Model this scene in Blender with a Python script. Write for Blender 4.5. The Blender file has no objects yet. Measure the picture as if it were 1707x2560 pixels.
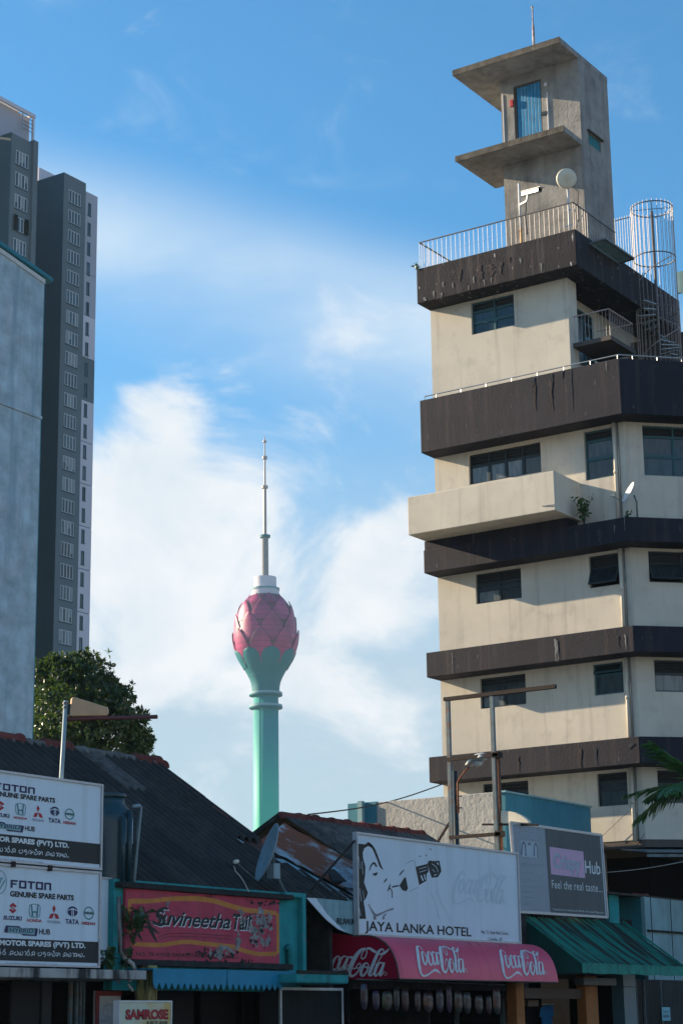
import bpy, bmesh, math, random
from mathutils import Vector, Matrix
R = math.radians
random.seed(7)
S = bpy.context.scene
COL = S.collection

EXPOSURE = 1.35
SKY_STRENGTH = .067
SKY_TINT = (.42, .99, 1.24)
CLOUD_LIGHT = (5.5, 5.6, 5.75); CLOUD_DARK = (4.5, 4.9, 5.3)
VEIL_COL = (4.2, 5.0, 5.7); HORIZON_COL = (3.35, 3.9, 4.3)
CLOUD_LUMPS = [(400, 1040, .1, 1.8, .2), (300, 1280, .8, 3.2, .2), (560, 1560, 1., 3.6, .16), (1000, 1400, .6, 3.0, .24), (850, 1560, .8, 3.4, .12), (260, 1560, .8, 3.4, .14), (790, 1000, .1, 1.5, .12), (600, 960, .1, 1.1, .1)]
HAZE = .00009

# ------------------------------------------------------------------ camera
# World axes follow the street grid: +X runs up the street (away to the right),
# +Y runs away from the street to the left, the eye stands 1.6 m above the road.
CAM_F, CAM_PITCH, CAM_ROLL, CAM_AZ = 4905.46, R(14.699), R(-.82816), R(33.595)
Fw = Vector((math.cos(CAM_AZ)*math.cos(CAM_PITCH), math.sin(CAM_AZ)*math.cos(CAM_PITCH), math.sin(CAM_PITCH)))
R0 = Vector((math.sin(CAM_AZ), -math.cos(CAM_AZ), 0)); U0 = R0.cross(Fw)
Rt = math.cos(CAM_ROLL)*R0 + math.sin(CAM_ROLL)*U0
Up = -math.sin(CAM_ROLL)*R0 + math.cos(CAM_ROLL)*U0
EYE = Vector((0, 0, 1.6))
cd = bpy.data.cameras.new('camera'); cam = bpy.data.objects.new('camera', cd); COL.objects.link(cam)
cd.sensor_fit = 'VERTICAL'; cd.sensor_height = 36; cd.sensor_width = 24
cd.lens = CAM_F/2560*36; cd.clip_start = .1; cd.clip_end = 6000
mw = Matrix((Rt, Up, -Fw)).transposed().to_4x4(); mw.translation = EYE
cam.matrix_world = mw
S.camera = cam

# ------------------------------------------------------------------ light
SUN_AZ, SUN_EL = R(102.6), R(21.0)
SUNV = Vector((math.cos(SUN_AZ)*math.cos(SUN_EL), math.sin(SUN_AZ)*math.cos(SUN_EL), math.sin(SUN_EL)))
ld = bpy.data.lights.new('sun', 'SUN'); ld.energy = 4.3; ld.angle = R(.5); ld.color = (1, .80, .56)
sun = bpy.data.objects.new('sun', ld); COL.objects.link(sun)
sun.rotation_euler = SUNV.to_track_quat('Z', 'Y').to_euler(); sun.location = (0, 0, 400)
S.view_settings.view_transform = 'Standard'; S.view_settings.look = 'None'
S.view_settings.gamma = 1; S.view_settings.use_curve_mapping = False
S.view_settings.exposure = EXPOSURE

def ray(px, py):
    return (Fw*CAM_F + Rt*(px-853.5) + Up*(1280-py)).normalized()
def oX(v, px, py): d = ray(px, py); return EYE + d*((v-EYE.x)/d.x)
def oY(v, px, py): d = ray(px, py); return EYE + d*((v-EYE.y)/d.y)
def oZ(v, px, py): d = ray(px, py); return EYE + d*((v-EYE.z)/d.z)
def oP(p, n, px, py):
    d = ray(px, py); n = Vector(n); return EYE + d*((Vector(p)-EYE).dot(n)/d.dot(n))
def oD(D, px, py):                      # at horizontal distance D
    d = ray(px, py); return EYE + d*(D/math.hypot(d.x, d.y))

def build_world():
    w = bpy.data.worlds.new('World'); S.world = w; w.use_nodes = True
    nt = w.node_tree; N = nt.nodes; L = nt.links; N.clear()
    out = N.new('ShaderNodeOutputWorld'); bg = N.new('ShaderNodeBackground'); bg.inputs[1].default_value = SKY_STRENGTH
    L.new(bg.outputs[0], out.inputs[0])
    sky = N.new('ShaderNodeTexSky'); sky.sky_type = 'NISHITA'; sky.sun_disc = False
    sky.sun_elevation = SUN_EL; sky.sun_rotation = R(90)-SUN_AZ
    sky.altitude = 0; sky.air_density = 1.0; sky.dust_density = .6; sky.ozone_density = 2.2
    tc = N.new('ShaderNodeTexCoord'); D = tc.outputs['Generated']
    def val(op, a, b=None, c=None, clamp=False):
        m = N.new('ShaderNodeMath'); m.operation = op; m.use_clamp = clamp
        for i, x in enumerate((a, b, c)):
            if x is None: continue
            if isinstance(x, (int, float)): m.inputs[i].default_value = x
            else: L.new(x, m.inputs[i])
        return m.outputs[0]
    def noise(scale, detail, rough, dist=0, vec=None, off=(0, 0, 0), scl=(1, 1, 1), rot=(0, 0, 0)):
        mp = N.new('ShaderNodeMapping'); mp.inputs['Location'].default_value = off
        mp.inputs['Scale'].default_value = scl; mp.inputs['Rotation'].default_value = rot
        L.new(vec or D, mp.inputs[0])
        n = N.new('ShaderNodeTexNoise'); n.inputs['Scale'].default_value = scale
        n.inputs['Detail'].default_value = detail; n.inputs['Roughness'].default_value = rough
        n.inputs['Distortion'].default_value = dist
        L.new(mp.outputs[0], n.inputs['Vector']); return n.outputs['Fac']
    def mapr(x, a, b, c=0, d=1, smooth=True):
        m = N.new('ShaderNodeMapRange'); m.interpolation_type = 'SMOOTHSTEP' if smooth else 'LINEAR'
        for i, v in ((1, a), (2, b), (3, c), (4, d)): m.inputs[i].default_value = v
        L.new(x, m.inputs[0]); return m.outputs[0]
    def dot(v):
        m = N.new('ShaderNodeVectorMath'); m.operation = 'DOT_PRODUCT'; L.new(D, m.inputs[0]); m.inputs[1].default_value = v; return m.outputs['Value']
    def lump(px, py, r0, r1, amp):      # a cloud mass round one direction of the sky, radii in degrees
        return mapr(dot(ray(px, py)), math.cos(R(r1)), math.cos(R(r0)), 0, amp)
    sep = N.new('ShaderNodeSeparateXYZ'); L.new(D, sep.inputs[0]); Z = sep.outputs['Z']
    # cumulus: fractal noise plus cover that grows towards the horizon, with the masses the day has
    n1 = noise(10, 12, .6, .5, off=(.3, .1, .2), scl=(1, 1, 1.3))
    n1 = mapr(n1, .2, .8, -.02, 1.02, False)
    cov = val('ADD', mapr(Z, .42, .3, -.26, .0), val('MULTIPLY', mapr(Z, .33, .25, 0, .13), mapr(Z, .1, .17)))
    lumps = None
    for a in CLOUD_LUMPS:
        l = lump(*a); lumps = l if lumps is None else val('ADD', lumps, l)
    dens = val('ADD', val('ADD', n1, cov), lumps)
    cum = mapr(dens, .5, .92)
    # shading of the masses: greyer where a second noise is low
    n2 = noise(16, 9, .6, .3, off=(2.3, 1.1, .7))
    cc = N.new('ShaderNodeMix'); cc.data_type = 'RGBA'
    L.new(mapr(n2, .3, .62), cc.inputs[0]); cc.inputs[6].default_value = (*CLOUD_DARK, 1); cc.inputs[7].default_value = (*CLOUD_LIGHT, 1)
    # cirrus: stretched veil
    band_n = ray(300, 640).cross(ray(1050, 830)).normalized()
    bd = val('ABSOLUTE', dot(band_n))
    nb = noise(5, 5, .5, .4, off=(.4, .9, .1), scl=(1, 1, 2.6))
    veil = val('MULTIPLY', mapr(bd, .06, .0), mapr(nb, .25, .65, .35, .95))
    ns = noise(10, 6, .6, .8, off=(5, 2, 3), scl=(1, 1.4, 2.2), rot=(.4, .3, 0))
    wisps = mapr(ns, .5, .85, 0, .3)
    veil = val('MAXIMUM', val('MULTIPLY', veil, .85), wisps)
    # pale air near the horizon
    hz = mapr(Z, .36, .15, 0, .86)
    tint = N.new('ShaderNodeMix'); tint.data_type = 'RGBA'; tint.blend_type = 'MULTIPLY'; tint.inputs[0].default_value = 1
    L.new(sky.outputs[0], tint.inputs[6]); tint.inputs[7].default_value = (*SKY_TINT, 1)
    last = tint.outputs[2]
    for fac, colr in ((hz, None), (veil, None), (cum, cc.outputs[2])):
        m = N.new('ShaderNodeMix'); m.data_type = 'RGBA'; L.new(fac, m.inputs[0]); L.new(last, m.inputs[6])
        if colr is None: m.inputs[7].default_value = (*(HORIZON_COL if fac is hz else VEIL_COL), 1)
        else: L.new(colr, m.inputs[7])
        last = m.outputs[2]
    L.new(last, bg.inputs[0])
build_world()

# ------------------------------------------------------------------ mesh helpers
class MB:
    def __init__(s): s.v = []; s.f = []
    def add(s, vs, fs):
        o = len(s.v); s.v += [Vector(v) for v in vs]; s.f += [tuple(i+o for i in f) for f in fs]; return s
    def box(s, x0, x1, y0, y1, z0, z1):
        return s.add([(x, y, z) for z in (z0, z1) for y in (y0, y1) for x in (x0, x1)],
                     [(0, 2, 3, 1), (4, 5, 7, 6), (0, 1, 5, 4), (2, 6, 7, 3), (0, 4, 6, 2), (1, 3, 7, 5)])
    def obox(s, O, a, b, c):            # box from a corner and three edge vectors
        O, a, b, c = map(Vector, (O, a, b, c))
        vs = [O, O+a, O+b, O+a+b, O+c, O+a+c, O+b+c, O+a+b+c]
        fs = [(0, 2, 3, 1), (4, 5, 7, 6), (0, 1, 5, 4), (2, 6, 7, 3), (0, 4, 6, 2), (1, 3, 7, 5)]
        if a.cross(b).dot(c) < 0: fs = [f[::-1] for f in fs]
        return s.add(vs, fs)
    def poly(s, pts): return s.add(pts, [tuple(range(len(pts)))])
    def prism(s, pts, ext):
        n = len(pts); ext = Vector(ext); pts = [Vector(p) for p in pts]
        nn = sum(((pts[i]-pts[0]).cross(pts[(i+1) % n]-pts[0]) for i in range(n)), Vector())
        if nn.dot(ext) > 0: pts = pts[::-1]
        return s.add(pts+[p+ext for p in pts], [tuple(range(n)), tuple(range(2*n-1, n-1, -1))] +
                     [((i+1) % n, i, i+n, (i+1) % n+n) for i in range(n)])
    def tube(s, pts, r, n=8, cap=True):
        pts = [Vector(p) for p in pts]; m = len(pts)
        rr = r if isinstance(r, (list, tuple)) else [r]*m
        t0 = (pts[1]-pts[0]).normalized()
        a = t0.orthogonal().normalized(); vs = []
        for i, p in enumerate(pts):
            t = (pts[min(i+1, m-1)]-pts[max(i-1, 0)]).normalized()
            a = (a-t*a.dot(t)).normalized(); b = t.cross(a)
            for k in range(n):
                q = 2*math.pi*k/n; vs.append(p+(a*math.cos(q)+b*math.sin(q))*rr[i])
        fs = [(i*n+k, i*n+(k+1) % n, (i+1)*n+(k+1) % n, (i+1)*n+k) for i in range(m-1) for k in range(n)]
        if cap: fs += [tuple(range(n-1, -1, -1)), tuple(range((m-1)*n, m*n))]
        return s.add(vs, fs)
    def bar(s, p, q, w, h=None, up=(0, 0, 1)):   # rectangular bar between two points
        p, q = Vector(p), Vector(q); t = (q-p).normalized(); u = Vector(up)
        if abs(t.dot(u)) > .95: u = Vector((1, 0, 0))
        a = t.cross(u).normalized(); b = a.cross(t); h = h or w
        return s.obox(p-a*w/2-b*h/2, a*w, b*h, q-p)
    def lathe(s, prof, c=(0, 0, 0), n=24, axis='Z', cap=True):
        c = Vector(c); vs = []; m = len(prof)
        for r, z in prof:
            for k in range(n):
                q = 2*math.pi*k/n; vs.append(c+Vector((r*math.cos(q), r*math.sin(q), z)))
        fs = [(i*n+k, i*n+(k+1) % n, (i+1)*n+(k+1) % n, (i+1)*n+k) for i in range(m-1) for k in range(n)]
        if cap: fs += [tuple(range(n-1, -1, -1)), tuple(range((m-1)*n, m*n))]
        return s.add(vs, fs)
    def build(s, name, mat, parent=None, smooth=False, loc=None, bevel=0, mats=None):
        me = bpy.data.meshes.new(name)
        o = bpy.data.objects.new(name, me); COL.objects.link(o)
        if parent is not None:
            org = ORI[parent]; o.parent = parent
        else:
            org = Vector(loc) if loc is not None else base_of(s.v); o.location = org
        ORI[o] = org
        me.from_pydata([tuple(v-org) for v in s.v], [], s.f); me.update()
        me.materials.append(mat)
        if smooth:
            for p in me.polygons: p.use_smooth = True
        if bevel:
            b = o.modifiers.new('bevel', 'BEVEL'); b.width = bevel; b.segments = 2; b.limit_method = 'ANGLE'; b.angle_limit = R(40)
        return o
ORI = {}
def base_of(vs):
    x = [v.x for v in vs]; y = [v.y for v in vs]
    return Vector(((min(x)+max(x))/2, (min(y)+max(y))/2, min(v.z for v in vs)))
def tag(o, label, cat, group=None):
    o['label'] = label; o['category'] = cat
    if group: o['group'] = group
    return o
def thing(name, label, cat, loc, group=None):
    o = bpy.data.objects.new(name, None); COL.objects.link(o); o.location = loc; o.empty_display_size = .2
    ORI[o] = Vector(loc); return tag(o, label, cat, group)
def struct(o): o['kind'] = 'structure'; return o
def stuff(o): o['kind'] = 'stuff'; return o
def share(src, parent, delta, name=None):
    o = src.copy(); COL.objects.link(o); o.parent = parent; o.location = src.location + Vector(delta)
    if name: o.name = name
    ORI[o] = ORI.get(src, Vector()) ; return o
def smooth_by_angle(o, deg=40):
    me = o.data
    for p in me.polygons: p.use_smooth = True
    bm = bmesh.new(); bm.from_mesh(me)
    for e in bm.edges:
        if len(e.link_faces) == 2 and e.calc_face_angle(0) > R(deg): e.smooth = False
    bm.to_mesh(me); bm.free()

def wall_cells(mb, O, eu, ev, en, U, V, holes, reveal=.16):
    """flat wall U x V seen from the side en points to, with real openings and their reveals"""
    O, eu, ev, en = map(Vector, (O, eu, ev, en))
    us = sorted({0, U, *[h[0] for h in holes], *[h[1] for h in holes]})
    vs = sorted({0, V, *[h[2] for h in holes], *[h[3] for h in holes]})
    us = [u for u in us if -1e-6 <= u <= U+1e-6]; vs = [v for v in vs if -1e-6 <= v <= V+1e-6]
    flip = eu.cross(ev).dot(en) < 0
    def q(pts): mb.poly(pts[::-1] if flip else pts)
    P = lambda u, v, d=0: O+eu*u+ev*v-en*d
    for i in range(len(us)-1):
        for j in range(len(vs)-1):
            uc, vc = (us[i]+us[i+1])/2, (vs[j]+vs[j+1])/2
            if any(h[0] < uc < h[1] and h[2] < vc < h[3] for h in holes): continue
            q([P(us[i], vs[j]), P(us[i+1], vs[j]), P(us[i+1], vs[j+1]), P(us[i], vs[j+1])])
    for a, b, c, d in holes:
        q([P(a, c), P(a, c, reveal), P(b, c, reveal), P(b, c)][::-1]); q([P(a, d), P(b, d), P(b, d, reveal), P(a, d, reveal)][::-1])
        q([P(a, c), P(a, d), P(a, d, reveal), P(a, c, reveal)][::-1]); q([P(b, c), P(b, c, reveal), P(b, d, reveal), P(b, d)][::-1])
    return mb

def strip2d(pts, sub=6):
    """Catmull-Rom stroke of varying width -> left and right edges in 2D"""
    P = [Vector((p[0], p[1], p[2])) for p in pts]; out = []
    for i in range(len(P)-1):
        a, b, c, d = P[max(i-1, 0)], P[i], P[i+1], P[min(i+2, len(P)-1)]
        for k in range(sub):
            t = k/sub
            out.append(.5*((2*b)+(c-a)*t+(2*a-5*b+4*c-d)*t*t+(3*b-a-3*c+d)*t**3))
    out.append(P[-1]); L = []; Rr = []
    for i, p in enumerate(out):
        t = out[min(i+1, len(out)-1)]-out[max(i-1, 0)]; t = Vector((t.x, t.y)); t = t.normalized() if t.length > 1e-9 else Vector((1, 0))
        n = Vector((-t.y, t.x)); w = max(p.z, 1e-4)/2
        L.append((p.x+n.x*w, p.y+n.y*w)); Rr.append((p.x-n.x*w, p.y-n.y*w))
    return L, Rr
def stroke(mb, pts, mp, sub=6, lift=None, base=0):
    L, Rr = strip2d(pts, sub); n = len(L); z = Vector(lift or (0, 0, 0))
    mb.add([Vector(mp(*q))+z*(base+i/n) for i, q in enumerate(L)]+[Vector(mp(*q))+z*(base+i/n) for i, q in enumerate(Rr)], [(i, i+1, n+i+1, n+i) for i in range(n-1)])
def flat(mb, pts, mp):
    mb.poly([mp(*p) for p in pts])

_tc = {}
def text_2d(txt, bold=0, shear=0, space=1):
    k = (txt, bold, shear, space)
    if k in _tc: return _tc[k]
    c = bpy.data.curves.new('t', 'FONT'); c.body = txt; c.size = 1; c.offset = bold; c.shear = shear
    c.resolution_u = 3; c.space_character = space; c.fill_mode = 'FRONT'
    o = bpy.data.objects.new('t', c); COL.objects.link(o)
    bpy.context.view_layer.update(); dg = bpy.context.evaluated_depsgraph_get()
    me = o.evaluated_get(dg).to_mesh()
    vs = [(v.co.x, v.co.y) for v in me.vertices]; fs = [tuple(p.vertices) for p in me.polygons]
    bpy.data.objects.remove(o); bpy.data.curves.remove(c)
    xs = [v[0] for v in vs]; ys = [v[1] for v in vs]; x0, x1, y0, y1 = min(xs), max(xs), min(ys), max(ys)
    _tc[k] = ([((x-x0)/(x1-x0), (y-y0)/(y1-y0)) for x, y in vs], fs); return _tc[k]
def text(mb, txt, mp, x0, x1, y0, y1, **kw):
    """lettering stretched into the box x0..x1 (left to right) and y0 (bottom)..y1 (top) of the mapping"""
    vs, fs = text_2d(txt, **kw)
    mb.add([mp(x0+(x1-x0)*a, y0+(y1-y0)*b) for a, b in vs], fs)

# ------------------------------------------------------------------ materials
def _nt(name):
    m = bpy.data.materials.new(name); m.use_nodes = True; nt = m.node_tree
    return m, nt, nt.nodes['Principled BSDF']
def _noise(nt, vec, scale, detail=4, rough=.55, scl=None, dist=0, off=None):
    if scl or off:
        mp = nt.nodes.new('ShaderNodeMapping')
        if scl: mp.inputs['Scale'].default_value = scl
        if off: mp.inputs['Location'].default_value = off
        nt.links.new(vec, mp.inputs[0]); vec = mp.outputs[0]
    n = nt.nodes.new('ShaderNodeTexNoise'); n.inputs['Scale'].default_value = scale; n.inputs['Detail'].default_value = detail
    n.inputs['Roughness'].default_value = rough; n.inputs['Distortion'].default_value = dist
    nt.links.new(vec, n.inputs['Vector']); return n.outputs['Fac']
def _range(nt, x, a, b, c=0, d=1, smooth=False):
    m = nt.nodes.new('ShaderNodeMapRange')
    if smooth: m.interpolation_type = 'SMOOTHSTEP'
    for i, v in ((1, a), (2, b), (3, c), (4, d)): m.inputs[i].default_value = v
    nt.links.new(x, m.inputs[0]); return m.outputs[0]
def _mix(nt, fac, a, b, mode='MIX'):
    m = nt.nodes.new('ShaderNodeMix'); m.data_type = 'RGBA'; m.blend_type = mode
    for i, x in ((0, fac), (6, a), (7, b)):
        if isinstance(x, (int, float)): m.inputs[i].default_value = x
        elif isinstance(x, (tuple, list)): m.inputs[i].default_value = (*x, 1)
        else: nt.links.new(x, m.inputs[i])
    return m.outputs[2]
def surf(name, col, rough=.8, var=.25, vscale=1.2, streak=0, streakcol=(.03, .03, .03), sscale=2.0, sthr=(.5, .75), blot=0, blotcol=(.05, .05, .05),
         bthr=(.55, .75), bscale=2.5, bump=.15, bumpscale=30, spec=.3, metal=0, rnd=0, spots=0, spotcol=(.7, .7, .68), stscl=None):
    m, nt, b = _nt(name); tc = nt.nodes.new('ShaderNodeTexCoord'); V = tc.outputs['Object']
    if rnd:
        oi = nt.nodes.new('ShaderNodeObjectInfo'); va = nt.nodes.new('ShaderNodeVectorMath'); va.operation = 'ADD'
        sc = nt.nodes.new('ShaderNodeVectorMath'); sc.operation = 'SCALE'; sc.inputs['Scale'].default_value = 37
        cx = nt.nodes.new('ShaderNodeCombineXYZ')
        for i in range(3): nt.links.new(oi.outputs['Random'], cx.inputs[i])
        nt.links.new(cx.outputs[0], sc.inputs[0]); nt.links.new(V, va.inputs[0]); nt.links.new(sc.outputs[0], va.inputs[1]); V = va.outputs[0]
    n = _noise(nt, V, vscale, 7, .62)
    lo = tuple(c*(1-var) for c in col); hi = tuple(min(1, c*(1+var*.8)) for c in col)
    c = _mix(nt, _range(nt, n, .3, .7), lo, hi)
    if rnd:
        f = _range(nt, oi.outputs['Random'], 0, 1, 1-rnd, 1+rnd)
        vm = nt.nodes.new('ShaderNodeVectorMath'); vm.operation = 'SCALE'; nt.links.new(c, vm.inputs[0]); nt.links.new(f, vm.inputs['Scale']); c = vm.outputs[0]
    if blot: c = _mix(nt, _range(nt, _noise(nt, V, bscale, 8, .65, off=(3.1, 7.7, 1.3)), *bthr, 0, blot), c, blotcol)
    if streak: c = _mix(nt, _range(nt, _noise(nt, V, sscale, 6, .6, scl=stscl or (1.6, 1.6, .09), off=(9, 2, 4)), *sthr, 0, streak), c, streakcol)
    if spots: c = _mix(nt, _range(nt, _noise(nt, V, 7, 3, .5, scl=(1.3, 1.3, .28), off=(5, 5, 5)), .69, .72, 0, spots), c, spotcol)
    nt.links.new(c, b.inputs['Base Color'])
    b.inputs['Roughness'].default_value = rough; b.inputs['Metallic'].default_value = metal; b.inputs['Specular IOR Level'].default_value = spec
    if bump:
        bn = nt.nodes.new('ShaderNodeBump'); bn.inputs['Strength'].default_value = bump; bn.inputs['Distance'].default_value = .03
        nt.links.new(_noise(nt, V, bumpscale, 5, .6), bn.inputs['Height']); nt.links.new(bn.outputs[0], b.inputs['Normal'])
    return m
def plain(name, col, rough=.6, metal=0, spec=.4, var=.1):
    return surf(name, col, rough, var, 6, bump=0, spec=spec, metal=metal)
def glass_mat(name, col, rough=.06, spec=.8, var=.5):
    m, nt, b = _nt(name); tc = nt.nodes.new('ShaderNodeTexCoord'); oi = nt.nodes.new('ShaderNodeObjectInfo')
    c = _mix(nt, _range(nt, oi.outputs['Random'], 0, 1), tuple(x*(1-var) for x in col), tuple(min(1, x*(1+var)) for x in col))
    c = _mix(nt, _range(nt, _noise(nt, tc.outputs['Object'], 3, 3, .5, scl=(2.5, 2.5, .4)), .4, .65, 0, .7), c, tuple(x*.35 for x in col))
    nt.links.new(c, b.inputs['Base Color']); b.inputs['Roughness'].default_value = rough; b.inputs['Specular IOR Level'].default_value = spec
    bn = nt.nodes.new('ShaderNodeBump'); bn.inputs['Strength'].default_value = .04; bn.inputs['Distance'].default_value = .02
    nt.links.new(_noise(nt, tc.outputs['Object'], 1.3, 2), bn.inputs['Height']); nt.links.new(bn.outputs[0], b.inputs['Normal'])
    return m
M = {}
M['cream'] = surf('cream_render', (.625, .58, .49), .88, .1, .6, streak=.5, streakcol=(.27, .235, .2), sthr=(.54, .8), blot=.42, blotcol=(.25, .23, .21), bthr=(.54, .78), bscale=1.4, bump=.22, bumpscale=26, spec=.15)
M['brown'] = surf('brown_paint', (.016, .016, .026), .7, .3, .8, streak=.8, streakcol=(.062, .046, .046), sthr=(.52, .78), bump=.35, bumpscale=14, spec=.25, spots=.2, spotcol=(.3, .29, .28))
M['brown_worn'] = surf('worn_brown_paint', (.022, .02, .026), .75, .35, 1.2, streak=.6, streakcol=(.14, .115, .105), sthr=(.53, .74), bump=.5, bumpscale=12, spec=.2, spots=.9, spotcol=(.55, .53, .5))
M['brown_soffit'] = surf('soffit_paint', (.10, .085, .075), .85, .2, 1, bump=.2)
M['concrete'] = surf('weathered_concrete', (.31, .30, .285), .92, .25, 1.1, streak=.5, streakcol=(.085, .085, .085), sthr=(.48, .75), blot=.55, blotcol=(.09, .09, .09), bthr=(.52, .74), bscale=1.5, bump=.6, bumpscale=10, spec=.12)
M['concrete_dark'] = surf('mossy_concrete_edge', (.13, .115, .095), .95, .4, 3, streak=.5, streakcol=(.03, .03, .03), blot=.6, blotcol=(.3, .27, .22), bthr=(.58, .72), bump=.7, bumpscale=12)
M['frame_dark'] = plain('window_frame_paint', (.022, .035, .042), .45)
M['frame_teal'] = plain('teal_frame_paint', (.03, .10, .12), .5)
M['pane'] = glass_mat('dark_window_glass', (.035, .05, .055), .05, .55)
M['pane_pale'] = glass_mat('curtained_window_glass', (.16, .19, .2), .12, .7, .3)
M['pane_dark'] = glass_mat('dim_shop_glass', (.018, .026, .03), .5, .05)
M['louvre'] = plain('dark_louvre', (.02, .024, .028), .6)
M['void'] = plain('dark_interior', (.012, .012, .013), .9, spec=.05)  # near-black colour in place of shade, for interiors and recesses
M['rail'] = surf('rail_steel', (.42, .37, .35), .45, .3, 8, blot=.8, blotcol=(.28, .10, .045), bthr=(.5, .62), bscale=9, bump=0, spec=.5)
M['rail_dark'] = surf('dark_rail_steel', (.13, .12, .12), .5, .3, 8, blot=.5, blotcol=(.2, .09, .05), bscale=9, bump=0, spec=.5)
M['galv'] = surf('galvanised_steel', (.42, .45, .46), .4, .2, 6, bump=.05, spec=.5, metal=.4)
M['steel_blue'] = surf('blue_grey_painted_steel', (.13, .18, .2), .5, .3, 5, blot=.75, blotcol=(.22, .085, .04), bthr=(.52, .66), bscale=4, bump=.2)
M['rust'] = surf('rusted_steel', (.2, .085, .045), .85, .45, 6, blot=.5, blotcol=(.06, .03, .02), bscale=7, bump=.4, bumpscale=40)
M['rust_dark'] = surf('dark_rusted_beam', (.028, .017, .015), .75, .4, 5, bump=.3)
M['teal'] = surf('teal_wall_paint', (.03, .19, .22), .8, .3, 1, streak=.45, streakcol=(.02, .07, .08), sthr=(.5, .75), bump=.35, bumpscale=12)
M['teal_blue'] = surf('blue_teal_wall_paint', (.045, .20, .27), .75, .16, .8, streak=.4, streakcol=(.02, .07, .09), sthr=(.5, .8), bump=.2)
M['teal_pale'] = surf('pale_teal_metal', (.22, .38, .42), .6, .2, 1.2, streak=.55, streakcol=(.05, .12, .14), sthr=(.5, .75), bump=.1)
M['grey_render'] = surf('rough_grey_render', (.42, .42, .40), .95, .14, 1, streak=.4, streakcol=(.2, .2, .19), sthr=(.5, .8), bump=1.0, bumpscale=7, spec=.1)
M['blue_wall'] = surf('faded_blue_wall', (.42, .54, .60), .92, .32, 1.6, streak=.8, streakcol=(.24, .36, .44), sthr=(.5, .72), blot=.4, blotcol=(.55, .47, .48), bthr=(.5, .75), bscale=1.2, bump=.35, bumpscale=14, spec=.12)
M['blue_coping'] = plain('teal_roof_edge', (.02, .20, .26), .5)
M['t_grey'] = surf('grey_tower_paint', (.145, .18, .20), .85, .07, .12, streak=.15, streakcol=(.1, .1, .1), bump=0)  # grey lightened in place of distance haze
M['t_dark'] = surf('dark_tower_tone', (.07, .112, .138), .85, .07, .12, bump=0)  # darker tone for side walls, sills and joints, with distance haze in it
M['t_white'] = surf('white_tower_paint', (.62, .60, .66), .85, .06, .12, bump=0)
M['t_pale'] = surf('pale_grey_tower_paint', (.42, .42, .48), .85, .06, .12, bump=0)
M['t_frame'] = plain('white_window_frame', (.5, .52, .53), .6)
M['t_pane'] = glass_mat('tower_window_glass', (.06, .10, .12), .15, .4, .7)
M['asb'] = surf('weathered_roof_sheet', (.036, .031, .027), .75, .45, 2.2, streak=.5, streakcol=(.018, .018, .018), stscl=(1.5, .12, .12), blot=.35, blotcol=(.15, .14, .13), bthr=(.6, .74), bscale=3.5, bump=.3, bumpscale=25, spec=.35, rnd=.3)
M['asb_pale'] = surf('pale_roof_sheet', (.11, .105, .10), .95, .35, 3, blot=.6, blotcol=(.03, .03, .03), bthr=(.5, .65), bump=.35, bumpscale=25, spec=.1, rnd=.3)  # paler blotched sheets, mostly the upper row of the hotel roof
M['ridge_cement'] = surf('grey_cement_ridge', (.16, .155, .145), .95, .35, 3, blot=.5, blotcol=(.04, .04, .04), bump=.5, bumpscale=18)
M['clay'] = surf('red_clay_tile', (.17, .045, .038), .85, .35, 3, blot=.5, blotcol=(.07, .03, .025), bthr=(.52, .7), bscale=3, bump=.3, bumpscale=20, rnd=.25)
M['rustsheet'] = surf('rusted_galvanised_sheet', (.40, .47, .5), .7, .15, 2, blot=1, blotcol=(.24, .065, .026), bthr=(.38, .5), bscale=.8, streak=.7, streakcol=(.16, .06, .035), stscl=(1.6, .25, .25), sthr=(.52, .7), bump=.2, spec=.3)
M['redsheet'] = surf('red_brown_sheet', (.1, .04, .035), .85, .3, 2, bump=.2)
M['white_sign'] = surf('white_sign_sheet', (.64, .74, .82), .55, .05, .8, streak=.4, streakcol=(.42, .48, .52), sthr=(.52, .8), bump=.02, bumpscale=3, spec=.35)
M['sign_frame'] = plain('aluminium_sign_frame', (.45, .45, .47), .4, .3)
M['ink'] = plain('black_print', (.012, .012, .014), .6)
M['ink_grey'] = plain('faded_grey_print', (.24, .25, .27), .7)
M['ink_faint'] = plain('faint_print', (.57, .66, .735), .7, var=.04)
M['ink_navy'] = plain('navy_print', (.03, .025, .09), .6)
M['ink_red'] = plain('red_print', (.42, .02, .035), .6)
M['ink_teal'] = plain('teal_print', (.05, .22, .24), .6)
M['ink_silver'] = plain('silver_teal_print', (.2, .36, .38), .6)
M['sign_white'] = plain('white_print', (.66, .72, .75), .6)
M['black_panel'] = plain('black_sign_panel', (.018, .018, .02), .6)
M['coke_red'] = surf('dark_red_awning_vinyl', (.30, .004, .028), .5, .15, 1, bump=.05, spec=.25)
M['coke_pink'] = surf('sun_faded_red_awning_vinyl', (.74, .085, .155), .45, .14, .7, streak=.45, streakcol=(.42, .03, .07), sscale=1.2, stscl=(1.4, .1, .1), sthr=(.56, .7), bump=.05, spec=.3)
M['white_vinyl'] = plain('white_vinyl_print', (.62, .66, .68), .5)
M['green_awning'] = surf('green_awning_fabric', (.01, .19, .14), .8, .3, 1.0, streak=.96, streakcol=(.02, .018, .018), sscale=2.2, stscl=(1.5, .16, .16), sthr=(.45, .53), bump=.1, spec=.2)
M['green_side'] = surf('dark_green_awning_side', (.008, .06, .048), .85, .25, 1.5, bump=.1)
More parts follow.
